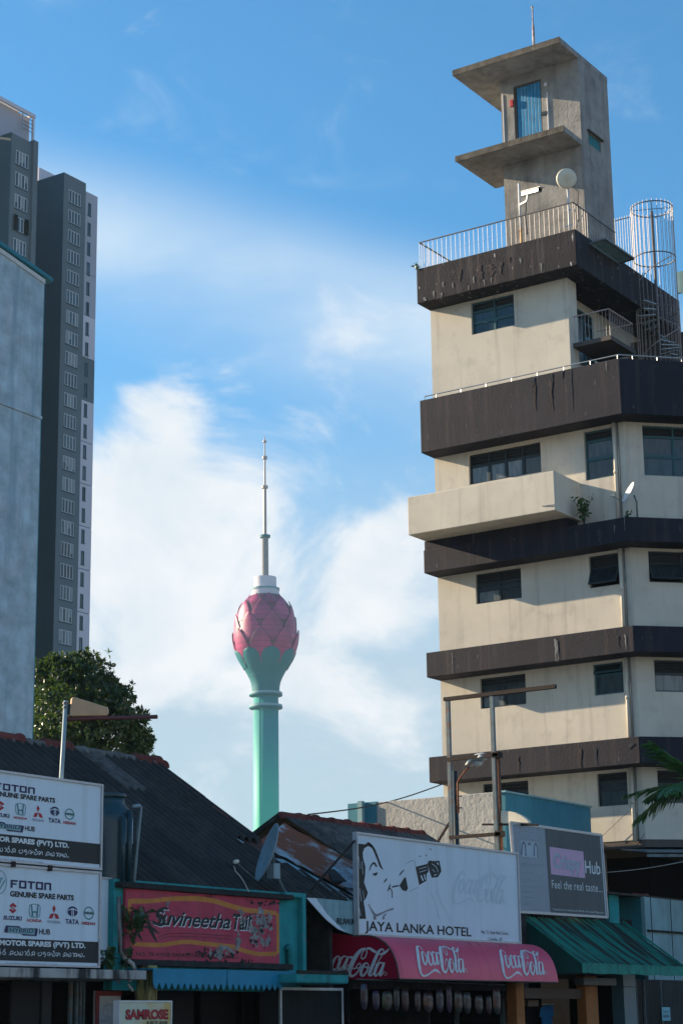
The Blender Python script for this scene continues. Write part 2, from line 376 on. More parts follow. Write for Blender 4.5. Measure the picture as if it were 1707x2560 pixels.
M['green_trim'] = surf('green_awning_trim', (.015, .25, .19), .7, .3, 2, streak=.7, streakcol=(.02, .05, .045), stscl=(3, 3, .4), sthr=(.5, .65), bump=.1)
M['blue_tin'] = surf('bright_blue_tin', (.012, .22, .36), .55, .12, 2, bump=.05)
M['stained_white'] = surf('stained_concrete_ledge', (.38, .37, .35), .92, .2, 2, streak=.95, streakcol=(.025, .025, .025), stscl=(1.5, 1.5, .25), sthr=(.46, .6), bump=.4, bumpscale=20)
M['black_mould'] = surf('mouldy_cornice', (.03, .03, .03), .95, .4, 4, blot=.35, blotcol=(.22, .21, .2), bthr=(.6, .75), bump=.5)
M['peel_teal'] = surf('peeling_teal_paint', (.022, .27, .28), .8, .25, 2, blot=.85, blotcol=(.2, .16, .13), bthr=(.62, .68), bscale=3.2, streak=.6, streakcol=(.02, .04, .04), sthr=(.55, .7), bump=.4, bumpscale=20)
M['tank'] = surf('dark_teal_plastic_tank', (.012, .045, .06), .4, .2, 2, bump=.05, spec=.5)
M['orange_post'] = surf('brown_orange_timber', (.34, .13, .035), .7, .25, 3, bump=.1)
M['yellow_plaster'] = surf('stained_yellow_plaster', (.32, .30, .12), .9, .3, 4, streak=.9, streakcol=(.04, .04, .035), stscl=(4, 4, .6), sthr=(.45, .6), bump=.3)
M['cable'] = plain('black_cable', (.02, .02, .02), .6)
M['white_cable'] = plain('white_cable', (.5, .5, .48), .6)
M['dish'] = surf('pale_blue_grey_dish', (.24, .33, .37), .5, .15, 4, bump=0, spec=.4)
M['dish_white'] = surf('cream_white_antenna', (.68, .64, .52), .5, .06, 4, bump=0, spec=.4)
M['wood_tan'] = surf('tan_antenna_cover', (.50, .33, .20), .6, .12, 3, bump=.05)
M['leaf'] = None
M['metal_white'] = plain('white_painted_metal', (.62, .63, .63), .45)
M['asphalt'] = surf('asphalt', (.05, .05, .05), .9, .2, 2, bump=.3)
M['paving'] = surf('paving', (.25, .24, .22), .9, .2, 2, bump=.3)
M['earth'] = surf('earth', (.24, .22, .18), .95, .3, .05, bump=.1)
M['lamp_glass'] = plain('lamp_glass', (.45, .52, .56), .25)

def leaf_mat(name, col, col2, trans=.35, rough=.35):
    m, nt, b = _nt(name); oi = nt.nodes.new('ShaderNodeTexCoord')
    n = _noise(nt, oi.outputs['Object'], 2.3, 3)
    g = nt.nodes.new('ShaderNodeNewGeometry')
    f = nt.nodes.new('ShaderNodeMath'); f.operation = 'ADD'; nt.links.new(_range(nt, n, .35, .65, 0, .6), f.inputs[0])
    nt.links.new(_range(nt, g.outputs['Random Per Island'], 0, 1, 0, .4), f.inputs[1])
    c = _mix(nt, f.outputs[0], col, col2); nt.links.new(c, b.inputs['Base Color'])
    b.inputs['Roughness'].default_value = rough; b.inputs['Specular IOR Level'].default_value = .5
    t = nt.nodes.new('ShaderNodeBsdfTranslucent'); nt.links.new(_mix(nt, .5, c, (.25, .42, .04)), t.inputs[0])
    mx = nt.nodes.new('ShaderNodeMixShader'); mx.inputs[0].default_value = trans
    nt.links.new(b.outputs[0], mx.inputs[1]); nt.links.new(t.outputs[0], mx.inputs[2])
    nt.links.new(mx.outputs[0], nt.nodes['Material Output'].inputs[0]); return m
M['leaf'] = leaf_mat('tree_leaf', (.009, .025, .009), (.03, .075, .018), .17)
M['leaf2'] = leaf_mat('plant_leaf', (.03, .07, .03), (.06, .13, .05), .2)
M['palm'] = leaf_mat('palm_leaf', (.03, .09, .03), (.085, .21, .06), .3)
M['bark'] = surf('bark', (.10, .08, .06), .95, .4, 4, bump=.6)

# ------------------------------------------------------------------ setting
g = MB(); g.poly([(-3000, -3000, -.15), (4000, -3000, -.15), (4000, 4000, -.15), (-3000, 4000, -.15)])
struct(g.build('ground', M['earth'], loc=(0, 0, -.15)))
g = MB(); g.box(-60, 160, -9, 21, -.12, 0); struct(g.build('road', M['asphalt']))
g = MB(); g.box(-60, 160, 21.2, 26.2, -.12, .13); struct(g.build('pavement', M['paving'], bevel=.01))
g = MB(); g.box(-60, 160, 21.0, 21.198, -.12, .14); struct(g.build('kerb', M['ridge_cement'], bevel=.02))
for k in range(14):
    g = MB(); g.box(-20+k*9, -16+k*9, 5.9, 6.05, .002, .006); o = g.build('lane_marking', M['metal_white']); struct(o)

# sunlit fronts on the other side of the street, behind the viewer
for k, (x0, x1, h, mt) in enumerate(((-34, -14, 9, 't_pale'), (-13.5, 8, 7, 'blue_wall'), (8.5, 30, 9, 'grey_render'), (30.5, 54, 7, 'blue_wall'), (54.5, 80, 9, 'grey_render'))):
    LBL = ['pale grey low front opposite, furthest down the street', 'faded blue front opposite, right behind the viewer', 'grey rendered front opposite the parts shop', 'faded blue front opposite the hotel', 'grey rendered front opposite the office block']
    ob = thing('street_front', LBL[k], 'building', ((x0+x1)/2, -20, 0), 'buildings across the street')
    hs = [(i*3+1, i*3+2.6, j*3.4+1, j*3.4+2.6) for i in range(int((x1-x0)//3)) for j in range(int(h//3.4))]
    w = MB(); wall_cells(w, (x0, -14, 0), (1, 0, 0), (0, 0, 1), (0, 1, 0), x1-x0, h, hs, .2); w.build('wall', M[mt], ob)
    for a, b, c, d in hs: m = MB(); m.box(x0+a, x0+b, -14.25, -14.2, c, d); m.build('window', M['pane'], ob)
    m = MB(); m.box(x0-.2, x1+.2, -28, -13.6, h, h+.3); m.build('roof', M['ridge_cement'], ob)
# ------------------------------------------------------------------ windows
def window(root, O, eu, ev, en, u0, u1, v0, v1, cols, rows, kind=None, fm='frame_dark', pm='pane', inset=.10, fw=.05, label=None, pale=()):
    """frame as a part, each pane / louvre / sash a sub-part; rows and cols are fractions"""
    O, eu, ev, en = map(Vector, (O, eu, ev, en)); U = u1-u0; V = v1-v0
    P = lambda u, v, d=0: O+eu*(u0+u)+ev*(v0+v)-en*d
    f = MB()
    def b(ua, ub, va, vb, d0, d1, mb=f): mb.obox(P(ua, va, d1), eu*(ub-ua), ev*(vb-va), en*(d1-d0))
    b(0, fw, 0, V, inset, inset+.06); b(U-fw, U, 0, V, inset, inset+.06)
    b(fw, U-fw, 0, fw, inset, inset+.06); b(fw, U-fw, V-fw, V, inset, inset+.06)
    cs = [c*U for c in cols]; rs = [r*V for r in rows]
    for c in cs[1:-1]: b(c-fw*.55, c+fw*.55, fw, V-fw, inset-.005, inset+.055)
    for r in rs[1:-1]: b(fw, U-fw, r-fw*.45, r+fw*.45, inset+.002, inset+.05)
    fr = f.build('window', M[fm], root)
    if label: fr['label'] = label
    for i in range(len(cs)-1):
        for j in range(len(rs)-1):
            k = (kind or {}).get((i, j)) or (kind or {}).get(j, 'p')
            a, c, d, e = cs[i], cs[i+1], rs[j], rs[j+1]
            if k == 'l':
                m = MB(); n = max(3, int((e-d)/.09))
                for q in range(n):
                    z = d+(e-d)*(q+.2)/n; m.obox(P(a, z, inset+.055), eu*(c-a), ev*((e-d)/n*.5)+en*.03, en*.006+ev*.002)
                m.obox(P(a, d, inset+.13), eu*(c-a), ev*(e-d), en*.02); m.build('louvre', M['louvre'], fr)
            elif k == 'o':                   # sash hung open from its top
                m = MB(); m.obox(P(a, d, inset+.3), eu*(c-a), ev*(e-d), en*.02); m.build('backing', M['void'], fr)
                ang = R(27); top = P(a+.03, e, inset-.02); dn = -ev*math.cos(ang)+en*math.sin(ang); nn = dn.cross(eu)*-1; h = (e-d)*.96; w = c-a-.06
                m = MB(); t = .055
                m.obox(top, eu*t, dn*h, nn*.04); m.obox(top+eu*(w-t), eu*t, dn*h, nn*.04)
                m.obox(top+eu*t, eu*(w-2*t), dn*t, nn*.04); m.obox(top+eu*t+dn*(h-t), eu*(w-2*t), dn*t, nn*.04)
                m.build('sash', M[fm], fr)
                m = MB(); m.obox(top+eu*t+dn*t+nn*.012, eu*(w-2*t), dn*(h-2*t), nn*.012); m.build('pane', M['pane'], fr)
            else:
                t = fw*.55+.035
                m = MB()                     # sash round each pane
                for ua, ub, va, vb in ((a, a+t, d, e), (c-t, c, d, e), (a+t, c-t, d, d+t), (a+t, c-t, e-t, e)): b(ua, ub, va, vb, inset+.012, inset+.065, m)
                m.build('sash', M['frame_teal' if fm == 'frame_teal' else fm], fr)
                m = MB(); m.obox(P(a+t*.9, d+t*.9, inset+.06), eu*(c-a-t*1.8), ev*(e-d-t*1.8), en*.014)
                m.build('pane', M['pane_pale' if (i, j) in pale else pm], fr)
    return fr

# ------------------------------------------------------------------ the cream and brown office block
z1 = lambda x, y: (1000+x*.4509, 60+y*.4509)
z2 = lambda x, y: (1000+x*.4509, 880+y*.4509)
z3 = lambda x, y: (1000+x*.4509, 1660+y*.4509)
blk = thing('office_block', 'tall cream office block with dark brown floor bands and chamfered corner', 'building', (66, 30, 0))
XW = 60.0; YL = 35.7; YC = 28.0; CH = 4.5
OUT = [(59.1, 35.73), (59.1, 27.63), (64.13, 22.6), (76, 22.6), (76, 35.73)]
def band(z0, z1_, mat, off=0, name='floor_band'):
    p = [(OUT[0][0]+off, OUT[0][1]-off*.1), (OUT[1][0]+off, OUT[1][1]+off*.4), (OUT[2][0]+off*.4, OUT[2][1]+off), OUT[3], OUT[4]]
    return MB().prism([(x, y, z0) for x, y in p], (0, 0, z1_-z0)).build(name, mat, blk, bevel=.018)
band(21.89, 23.90, M['brown']); band(17.37, 18.22, M['brown']); band(13.57, 14.46, M['brown']); band(9.84, 10.73, M['brown'])
e = MB(); e.box(59.17, 60.05, 29.95, 35.72, 18.22, 18.56); e.build('brown_upstand', M['brown'], blk)
cu = Vector((1, -1, 0)).normalized(); cn = Vector((-1, -1, 0)).normalized(); cO = Vector((XW, YC, 0))
def hxw(f, xl, xr, yt, yb):            # window edges on the street-end wall -> (u0, u1, z0, z1)
    a = oX(XW, *f(xl, yt)); c = oX(XW, *f(xl, yb)); d = oX(XW, *f(xr, yt))
    return [YL-a.y, YL-d.y, c.z, a.z]
def hch(f, xl, yt, yb, w):
    a = oP(cO, cn, *f(xl, yt)); c = oP(cO, cn, *f(xl, yb)); u = (a-cO).dot(cu)
    return [u, u+w, c.z, a.z]
storeys = [  # z0, z1, windows on the end wall, windows on the chamfer
    (18.22, 21.89, [(hxw(z2, 378, 778, 572, 738), dict(cols=(0, .27, .5, .74, 1), rows=(0, .62, 1), kind={1: 'l'}, pale=((0, 0), (1, 0), (2, 0)))),
                    (hxw(z2, 1015, 1172, 442, 716), dict(cols=(0, 1), rows=(0, .42, .8, 1), kind={2: 'l'}, fm='frame_teal'))],
     [(hch(z2, 1338, 405, 682, 2.1), dict(cols=(0, .55, 1), rows=(0, .4, .8, 1), kind={2: 'l'}, fm='frame_teal'))]),
    (14.46, 17.37, [(hxw(z2, 415, 667, 1205, 1400), dict(cols=(0, .5, 1), rows=(0, .46, .66, 1), kind={2: 'l'}, pale=((0, 0),))),
                    (hxw(z2, 1042, 1205, 1106, 1312), dict(cols=(0, 1), rows=(0, .62, 1), kind={0: 'o', 1: 'l'}))],
     [(hch(z2, 1370, 1075, 1274, 1.8), dict(cols=(0, .68, 1), rows=(0, .62, 1), kind={0: 'o', 1: 'l'}))]),
    (10.73, 13.57, [(hxw(z2, 440, 692, 1785, 1980), dict(cols=(0, .5, 1), rows=(0, .44, .74, 1), kind={2: 'l'}, pale=((0, 0),))),
                    (hxw(z2, 1067, 1230, 1712, 1907), dict(cols=(0, 1), rows=(0, .66, 1), kind={1: 'o'}, fm='frame_teal'))],
     [(hch(z2, 1403, 1690, 1882, 1.8), dict(cols=(0, .62, 1), rows=(0, .6, 1), kind={1: 'l'}, pale=((0, 0),)))]),
    (7.45, 9.84, [(hxw(z3, 455, 708, 650, 800), dict(cols=(0, .5, 1), rows=(0, .6, 1), kind={1: 'l'})),
                  (hxw(z3, 1087, 1253, 590, 793), dict(cols=(0, 1), rows=(0, .5, .75, 1), kind={2: 'l'}))],
     [(hch(z3, 1420, 560, 770, 1.8), dict(cols=(0, .62, 1), rows=(0, .6, 1), kind={1: 'l'}))]),
]
for za, zb, ew, cw in storeys:
    w = MB(); H = zb-za
    hs = [(h[0], h[1], h[2]-za, min(h[3], zb-.1)-za) for h, _ in ew]
    wall_cells(w, (XW, YL, za), (0, -1, 0), (0, 0, 1), (-1, 0, 0), YL-YC, H, hs)
    hc = [(h[0], h[1], h[2]-za, min(h[3], zb-.1)-za) for h, _ in cw]
    wall_cells(w, (XW, YC, za), cu, (0, 0, 1), cn, CH, H, hc)
    c2 = cO+cu*CH
    for a, b in (((c2.x, c2.y), (75, c2.y)), ((75, c2.y), (75, YL)), ((75, YL), (XW, YL))):
        w.poly([(a[0], a[1], za), (b[0], b[1], za), (b[0], b[1], zb), (a[0], a[1], zb)])
    w.build('wall', M['cream'], blk)
    for (h, k), hh in zip(ew, hs): window(blk, (XW, YL, za), (0, -1, 0), (0, 0, 1), (-1, 0, 0), *hh, **k)
    for (h, k), hh in zip(cw, hc): window(blk, (XW, YC, za), cu, (0, 0, 1), cn, *hh, **k)
# ground and mezzanine, set back behind the shops; near-black colour stands for the shade
w = MB(); w.box(63.5, 75, 29.5, YL, 0, 7.45); w.build('lower_wall', M['void'], blk)
w = MB(); w.prism([(60.02, YL-.02, 7.2), (60.02, 28.0, 7.2), (64.5, 23.6, 7.2), (75, 23.6, 7.2), (75, YL-.02, 7.2)], (0, 0, .25)); w.build('lower_slab', M['brown_soffit'], blk)
for x, y in ((61, 30.2), (64.6, 25.2), (68, 24.5)):
    w = MB(); w.box(x, x+.5, y, y+.5, 0, 7.2); w.build('column', M['grey_render'], blk)
# cream balcony
b = MB(); b.box(58.0, 58.14, 29.78, 35.68, 18.56, 19.96); b.box(58.14, 60.0, 29.78, 29.92, 18.56, 19.96); b.box(58.14, 60.0, 35.54, 35.68, 18.56, 19.96); b.box(58.14, 59.99, 29.92, 35.54, 18.56, 18.7)
b.build('balcony', M['cream'], blk, bevel=.02)
b = MB(); p = oX(57.99, *z2(785, 853)); b.tube([p, p+Vector((-.05, -.5, -.03))], .02, 6); b.build('drain_spout', M['galv'], blk)
# rain pipe
for z0, z1_ in ((18.2, 21.9), (14.4, 17.4), (10.7, 13.6), (7.4, 9.9)):
    zc = (z0+z1_)/2; yy = 28.36
    b = MB(); b.tube([(59.93, yy, z0), (59.93, yy, z1_)], .065, 10)
    b.tube([(59.93, yy, zc), (59.93, yy, zc+.12)], .085, 10); b.build('rain_pipe', M['cream'], blk, True)
    b = MB(); b.tube([(59.95, yy-.13, z0), (59.95, yy-.13, z1_)], .022, 6); b.build('conduit', M['steel_blue'], blk, True)
# penthouse
w = MB(); h = hxw(z1, 390, 628, 1512, 1726); hh = (h[0], h[1], h[2]-23.9, min(h[3], 27.6)-23.9)
wall_cells(w, (XW, YL, 23.9), (0, -1, 0), (0, 0, 1), (-1, 0, 0), YL-29.94, 3.8, [hh])
w.poly([(60, 29.94, 23.9), (60.7, 29.94, 23.9), (60.7, 29.94, 27.7), (60, 29.94, 27.7)])
w.poly([(60.7, 29.94, 23.9), (60.7, 30.7, 23.9), (60.7, 30.7, 27.7), (60.7, 29.94, 27.7)])
w.poly([(60.7, 30.7, 23.9), (68, 30.7, 23.9), (68, 30.7, 27.7), (60.7, 30.7, 27.7)])
w.poly([(68, 30.7, 23.9), (68, YL, 23.9), (68, YL, 27.7), (68, 30.7, 27.7)]); w.poly([(68, YL, 23.9), (60, YL, 23.9), (60, YL, 27.7), (68, YL, 27.7)])
w.build('penthouse_wall', M['cream'], blk)
window(blk, (XW, YL, 23.9), (0, -1, 0), (0, 0, 1), (-1, 0, 0), *hh, cols=(0, .52, 1), rows=(0, .37, .72, 1), kind={2: 'l'}, fm='frame_teal')
window(blk, (60.75, 30.66, 25.2), (1, 0, 0), (0, 0, 1), (0, -1, 0), 0, 1.0, 0, 2.1, (0, 1), (0, .8, 1), inset=-.05)
window(blk, (61.85, 30.66, 25.2), (1, 0, 0), (0, 0, 1), (0, -1, 0), 0, 1.5, 0, 2.1, (0, .5, 1), (0, .8, 1), inset=-.05, fm='frame_teal', pale=((0, 0),))
r = MB(); r.prism([(59.1, 29.07, 27.7), (59.1, 35.73, 27.7), (68, 35.73, 27.7), (68, 35.53, 27.7), (59.3, 35.53, 27.7), (59.3, 29.27, 27.7), (68, 29.27, 27.7), (68, 29.07, 27.7)], (0, 0, 1.38)); r.box(59.3, 68, 29.27, 35.53, 27.71, 28.3)
r.build('roof_parapet', M['brown_worn'], blk, bevel=.02)
# side balcony of the penthouse
pa = oX(60.25, 1434, 858); pb = oX(60.25, 1526, 840); ye = pb.y; xe = oY(ye, 1588, 880).x; zb = pa.z
b = MB(); b.box(60.25, xe, ye, 29.93, zb-.16, zb); b.build('side_balcony', M['brown_soffit'], blk)
for i, (x, y, n_) in enumerate(((60.3, ye+.05, 0),)):
    b = MB(); ht = 1.02
    b.tube([(60.3, 29.9, zb+ht), (60.3, ye+.05, zb+ht), (xe-.05, ye+.05, zb+ht), (xe-.05, 29.9, zb+ht)], .022, 6)
    rl = b.build('balcony_rail', M['rail'], blk, False)
def baluster_row(pts, zb, ht, step, parent, mat, r=.0085, name='baluster'):
    me = None
    for (xa, ya), (xb, yb) in pts:
        d = math.hypot(xb-xa, yb-ya); n = max(1, round(d/step))
        for k in range(n+1):
            x = xa+(xb-xa)*k/n; y = ya+(yb-ya)*k/n
            if me is None:
                m = MB(); m.tube([(x, y, zb), (x, y, zb+ht)], r, 5); o = m.build(name, mat, parent)
                me = (o, x, y)
            else:
                o = me[0].copy(); COL.objects.link(o); o.location = Vector((x-me[1], y-me[2], 0))
baluster_row([((60.3, 29.85), (60.3, ye+.05)), ((60.42, ye+.05), (xe-.05, ye+.05))], zb, 1.0, .135, blk, M['rail'])
# thin handrail on the terrace parapet
b = MB(); zr = 24.08
b.tube([(59.25, 35.6, 23.95), (59.25, 35.6, zr), (59.25, 27.7, zr), (64.2, 22.75, zr)], .022, 6); b.build('terrace_rail', M['galv'], blk)
for k in range(8):
    y = 35.1-k*1.05; b = MB(); b.tube([(59.25, y, 23.89), (59.25, y, zr)], .016, 5); b.build('rail_stub', M['galv'], blk)
for k in range(4):
    b = MB(); q = .5+k*.9; b.tube([(59.25+q*.707, 27.7-q*.707, 23.89), (59.25+q*.707, 27.7-q*.707, zr)], .016, 5); b.build('rail_stub', M['galv'], blk)
# lean-to canopy along the chamfer above the shops
d1 = oP(Vector((59.0, 27.0, 0)), cn, 1500, 2133); zc = d1.z
m = MB(); q0 = Vector((58.3, 27.2, zc)); m.obox(q0, cu*5.5, -cn*2.4+Vector((0, 0, .28)), Vector((0, 0, .05))); m.build('lean_to_roof', M['steel_blue'], blk)
for k in range(8):
    m = MB(); p = q0+cu*(.1+k*.7); m.bar(p-Vector((0, 0, .04)), p-cn*2.4+Vector((0, 0, .24)), .05, .06); m.build('rafter', M['rust_dark'], blk)
m = MB(); m.bar(q0-Vector((0, 0, .1)), q0+cu*5.5-Vector((0, 0, .1)), .06, .09); m.build('gutter', M['steel_blue'], blk)
# pale glass balustrade at the back of the terrace
for k in range(1):
    p = oX(66.5, 1694, 735); m = MB(); m.obox(p, (0, -.36, 0), (0, 0, .9), (.02, 0, 0)); m.build('glass_panel', M['teal_pale'], blk)
m = MB(); p = oX(66.4, 1600, 800); m.box(66.5, 68, 24.5, 30.6, 23.9, 27.2); m.build('stair_lobby', M['brown_soffit'], blk)

# runs of old paint and lime on the bands
M['lime_run'] = surf('pale_lime_run', (.22, .225, .22), .9, .4, 9, bump=0); M['teal_run'] = surf('grey_teal_run', (.034, .042, .05), .9, .4, 9, bump=0); M['ochre_run'] = surf('brown_wash_run', (.055, .043, .041), .9, .4, 5, bump=0)
rq = random.Random(21)
def run(f, x, y0, y1, w, mt, X=59.085):
    a = oX(X, *f(x, y0)); b = oX(X, *f(x, y1)); w = w*.0063; n = 7; L = []; Q = []
    for k in range(n+1):
        t = k/n; z = a.z+(b.z-a.z)*t; ww = w*(1-.75*t)*rq.uniform(.55, 1.2) if k else w*.5
        c = a.y+rq.uniform(-.25, .25)*w; L.append((X, c+ww/2, z)); Q.append((X, c-ww/2, z))
    m = MB(); m.add(L+Q, [(i, i+1, n+2+i, n+1+i) for i in range(n)]); m.build('paint_run', M[mt], blk)
for q in ((185, 1480, 1520, 14, 'lime_run'), (235, 1430, 1455, 12, 'lime_run'), (228, 1490, 1525, 10, 'lime_run'), (290, 1435, 1465, 12, 'lime_run'), (405, 1400, 1440, 14, 'lime_run'), (378, 1450, 1475, 10, 'lime_run'), (465, 1420, 1450, 9, 'lime_run'), (503, 1405, 1435, 9, 'lime_run'), (780, 1325, 1380, 12, 'lime_run'), (665, 1300, 1330, 14, 'lime_run'), (875, 1238, 1250, 12, 'lime_run'), (135, 1515, 1535, 36, 'lime_run'),
          (440, 1335, 1420, 50, 'ochre_run'), (500, 1330, 1400, 60, 'ochre_run'), (550, 1320, 1390, 40, 'ochre_run'), (330, 1360, 1430, 36, 'ochre_run'), (600, 1290, 1320, 30, 'ochre_run')): run(z1, *q)
for q in ((858, 1590, 1715, 18, 'lime_run'), (868, 1600, 1718, 10, 'lime_run'), (287, 1668, 1785, 6, 'lime_run'), (1202, 1572, 1640, 16, 'teal_run'), (1245, 1565, 1650, 10, 'lime_run'), (735, 140, 200, 26, 'teal_run'), (838, 118, 180, 18, 'teal_run'), (895, 105, 150, 18, 'teal_run'), (940, 95, 330, 12, 'teal_run'), (830, 150, 330, 22, 'ochre_run'), (740, 180, 330, 20, 'ochre_run'), (1138, 50, 110, 6, 'lime_run'),
          (975, 990, 1095, 26, 'teal_run'), (1105, 980, 1075, 34, 'teal_run'), (1185, 960, 1005, 8, 'lime_run'), (1240, 905, 995, 5, 'lime_run')): run(z2, *q)
for q in ((1080, 465, 560, 16, 'teal_run'), (990, 470, 580, 26, 'ochre_run'), (650, 510, 600, 20, 'ochre_run'), (1275, 440, 470, 40, 'teal_run')): run(z3, *q)

# railing round the roof
rr = thing('roof_railing', 'thin steel railing round the flat roof under the concrete stair tower', 'railing', (59.2, 32.4, 29.08))
m = MB(); ztop = 30.16
m.bar((59.2, 35.63, ztop), (59.2, 29.17, ztop), .05, .03); m.bar((59.2, 29.17, ztop), (62.6, 29.17, ztop), .05, .03)
m.bar((59.2, 35.63, ztop), (62.0, 35.63, ztop), .05, .03); m.build('top_rail', M['rail_dark'], rr)
baluster_row([((59.2, 35.63), (59.2, 29.17)), ((59.36, 29.17), (62.6, 29.17)), ((59.36, 35.63), (62, 35.63))], 29.08, 1.08, .195, rr, M['rail'])

# ------------------------------------------------------------------ stair tower on the roof
st = thing('stair_tower', 'bare weathered concrete stair tower with two cantilevered slabs on the roof', 'tower', (61.6, 30.9, 28.3))
X0, X1, Y0, Y1, ZT = 60.45, 62.9, 29.3, 32.6, 36.45
ztz = lambda x, y: (1120+x*.2679, 80+y*.2679)
dl = oX(X0, *ztz(605, 512)); dr = oX(X0, *ztz(860, 432)); db = oX(X0, *ztz(635, 990))
w = MB(); dh = (Y1-dl.y, Y1-dr.y, 33.2-28.3, dl.z-28.3)
wall_cells(w, (X0, Y1, 28.3), (0, -1, 0), (0, 0, 1), (-1, 0, 0), Y1-Y0, ZT-28.3, [dh], .12)
ha = oY(Y0, *ztz(1305, 935)); hb = oY(Y0, *ztz(1425, 1138)); hc_ = oY(Y0, *ztz(1308, 1040))
hh = (ha.x-X0, hb.x-X0, hc_.z-28.3, ha.z-28.3)
wall_cells(w, (X0, Y0, 28.3), (1, 0, 0), (0, 0, 1), (0, -1, 0), X1-X0, ZT-28.3, [hh], .1)
w.poly([(X1, Y0, 28.3), (X1, Y1, 28.3), (X1, Y1, ZT), (X1, Y0, ZT)]); w.poly([(X1, Y1, 28.3), (X0, Y1, 28.3), (X0, Y1, ZT), (X1, Y1, ZT)])
w.build('wall', M['concrete'], st)
for zt, xb in ((36.68, X1+.02), (33.13, 62.0)):
    m = MB()
    if zt > 35: m.prism([(59.03, Y0-.012, zt-.235), (59.03, 33.85, zt-.235), (xb, 33.85, zt-.235), (xb, Y0-.012, zt-.235)], (0, 0, .235))
    else: m.prism([(59.03, Y0-.012, zt-.225), (59.03, 33.82, zt-.225), (xb, 33.82, zt-.225), (xb, Y1+.01, zt-.225), (X0-.01, Y1+.01, zt-.225), (X0-.01, Y0-.012, zt-.225)], (0, 0, .225))
    s = m.build('cantilever_slab', M['concrete'], st, bevel=.02)
    m = MB(); m.box(59.0, 59.03, Y0-.02, 33.86, zt-.22, zt+.012); m.build('mossy_edge', M['concrete_dark'], s)
M['blue_door'] = surf('blue_door_paint', (.035, .22, .42), .4, .2, 3, streak=.35, streakcol=(.3, .45, .55), stscl=(5, 5, .3), bump=.05)
dw = dh[1]-dh[0]; dz = dh[3]-dh[2]
m = MB(); yA, yB = dl.y, dr.y
m.box(X0+.03, X0+.1, yA-.09, yA-.003, 33.2, dl.z); m.box(X0+.03, X0+.1, yB+.003, yB+.05, 33.2, dl.z); m.box(X0+.03, X0+.1, yB+.05, yA-.09, dl.z-.06, dl.z)
door = m.build('door', M['brown_soffit'], st)
n = 7; span = (yA-.1)-(yB+.06)
for k in range(n):
    m = MB(); y = yB+.06+span*k/n; m.box(X0+.06, X0+.09, y+.012, y+span/n-.012, 33.15, dl.z-.07); m.box(X0+.075, X0+.095, y-.012, y+.012, 33.15, dl.z-.07)
    m.build('plank', M['blue_door'], door, bevel=.006)
m = MB(); m.box(X0+ha.x-X0+.02, hb.x-.02, Y0+.05, Y0+.08, hc_.z+.02, ha.z-.02); m.build('hatch', M['teal'], st)
m = MB(); m.box(ha.x-.12, hb.x+.12, Y0-.1, Y0, ha.z+.02, ha.z+.07); m.build('hatch_hood', M['concrete_dark'], st)
p = oX(X0, *ztz(594, 668)); m = MB(); m.box(X0-.06, X0, p.y-.07, p.y+.07, p.z-.14, p.z+.14); m.build('fire_call_box', M['ink_red'], st, bevel=.01)
a = oX(X0-.02, *ztz(922, 560)); c = oX(X0-.02, *ztz(932, 905)); m = MB(); m.tube([a, (a.x, a.y, c.z-.2)], .03, 6); m.build('conduit', M['metal_white'], st)
a = oX(X0-.05, *ztz(908, 490)); m = MB(); m.lathe([(.0, -.08), (.07, -.06), (.08, 0), (.05, .07), (0, .08)], a, 10, cap=False); m.build('lamp', M['metal_white'], st, True)
a = oX(X0-.01, *ztz(505, 590)); m = MB(); m.tube([a+Vector((0, -.02, 0)), (a.x, a.y-.02, 33.1)], .025, 6); m.build('conduit', M['metal_white'], st)
a = oX(X0-.03, *ztz(885, 760)); m = MB(); m.box(X0-.05, X0, a.y-.15, a.y+.1, a.z-.06, a.z+.06); m.build('door_bolt', M['frame_dark'], st)
a = oX(59.7, 1334, 115); m = MB(); m.tube([(a.x, a.y, 36.66), (a.x, a.y, 37.9), (a.x, a.y, 37.92), (a.x, a.y, 38.6)], [.055, .05, .03, .025], 8); m.lathe([(0, 0), (.05, .03), (.05, .08), (0, .12)], (a.x, a.y, 38.6), 8, cap=False)
o = m.build('lightning_mast', M['rail'], None, True); tag(o, 'thin pinkish lightning mast standing on top of the stair tower', 'mast')

# CCTV camera on its post
a = oX(59.5, *z1(657, 885)); c = oX(59.5, *z1(666, 1205))
cc = thing('security_camera', 'grey security camera on a white post with orange foot at the roof railing', 'camera', (59.5, a.y, 28.3))
m = MB(); m.tube([(59.5, a.y, c.z+.5), (59.5, a.y, a.z)], .045, 10); m.build('post', M['metal_white'], cc, True)
m = MB(); m.tube([(59.5, a.y, 28.3), (59.5, a.y, c.z+.5)], .05, 10); m.build('foot', plain('orange_paint', (.55, .27, .04)), cc, True)
h0 = oX(59.4, *z1(680, 945)); h1 = oX(59.0, *z1(775, 920)); d = (h1-h0); L_ = d.length; d.normalize()
sd = d.cross(Vector((0, 0, 1))).normalized(); u = sd.cross(d)
m = MB(); m.obox(h0-sd*.09-u*.08, sd*.18, u*.15, d*L_); bd = m.build('housing', M['galv'], cc, bevel=.02)
m = MB(); m.obox(h0-sd*.12+u*.075, sd*.24, u*.025, d*(L_+.12)); m.build('sun_shield', M['metal_white'], cc, bevel=.008)
m = MB(); m.obox(h0-sd*.07-u*.06+d*L_, sd*.14, u*.12, d*.012); m.build('lens', M['void'], cc)
m = MB(); m.bar((59.5, a.y, h0.z-.33), h0+d*.2-Vector((0, 0, .3)), .06); m.bar(h0+d*.2-Vector((0, 0, .3)), h0+d*.3-u*.08, .06); m.build('bracket', M['metal_white'], cc)
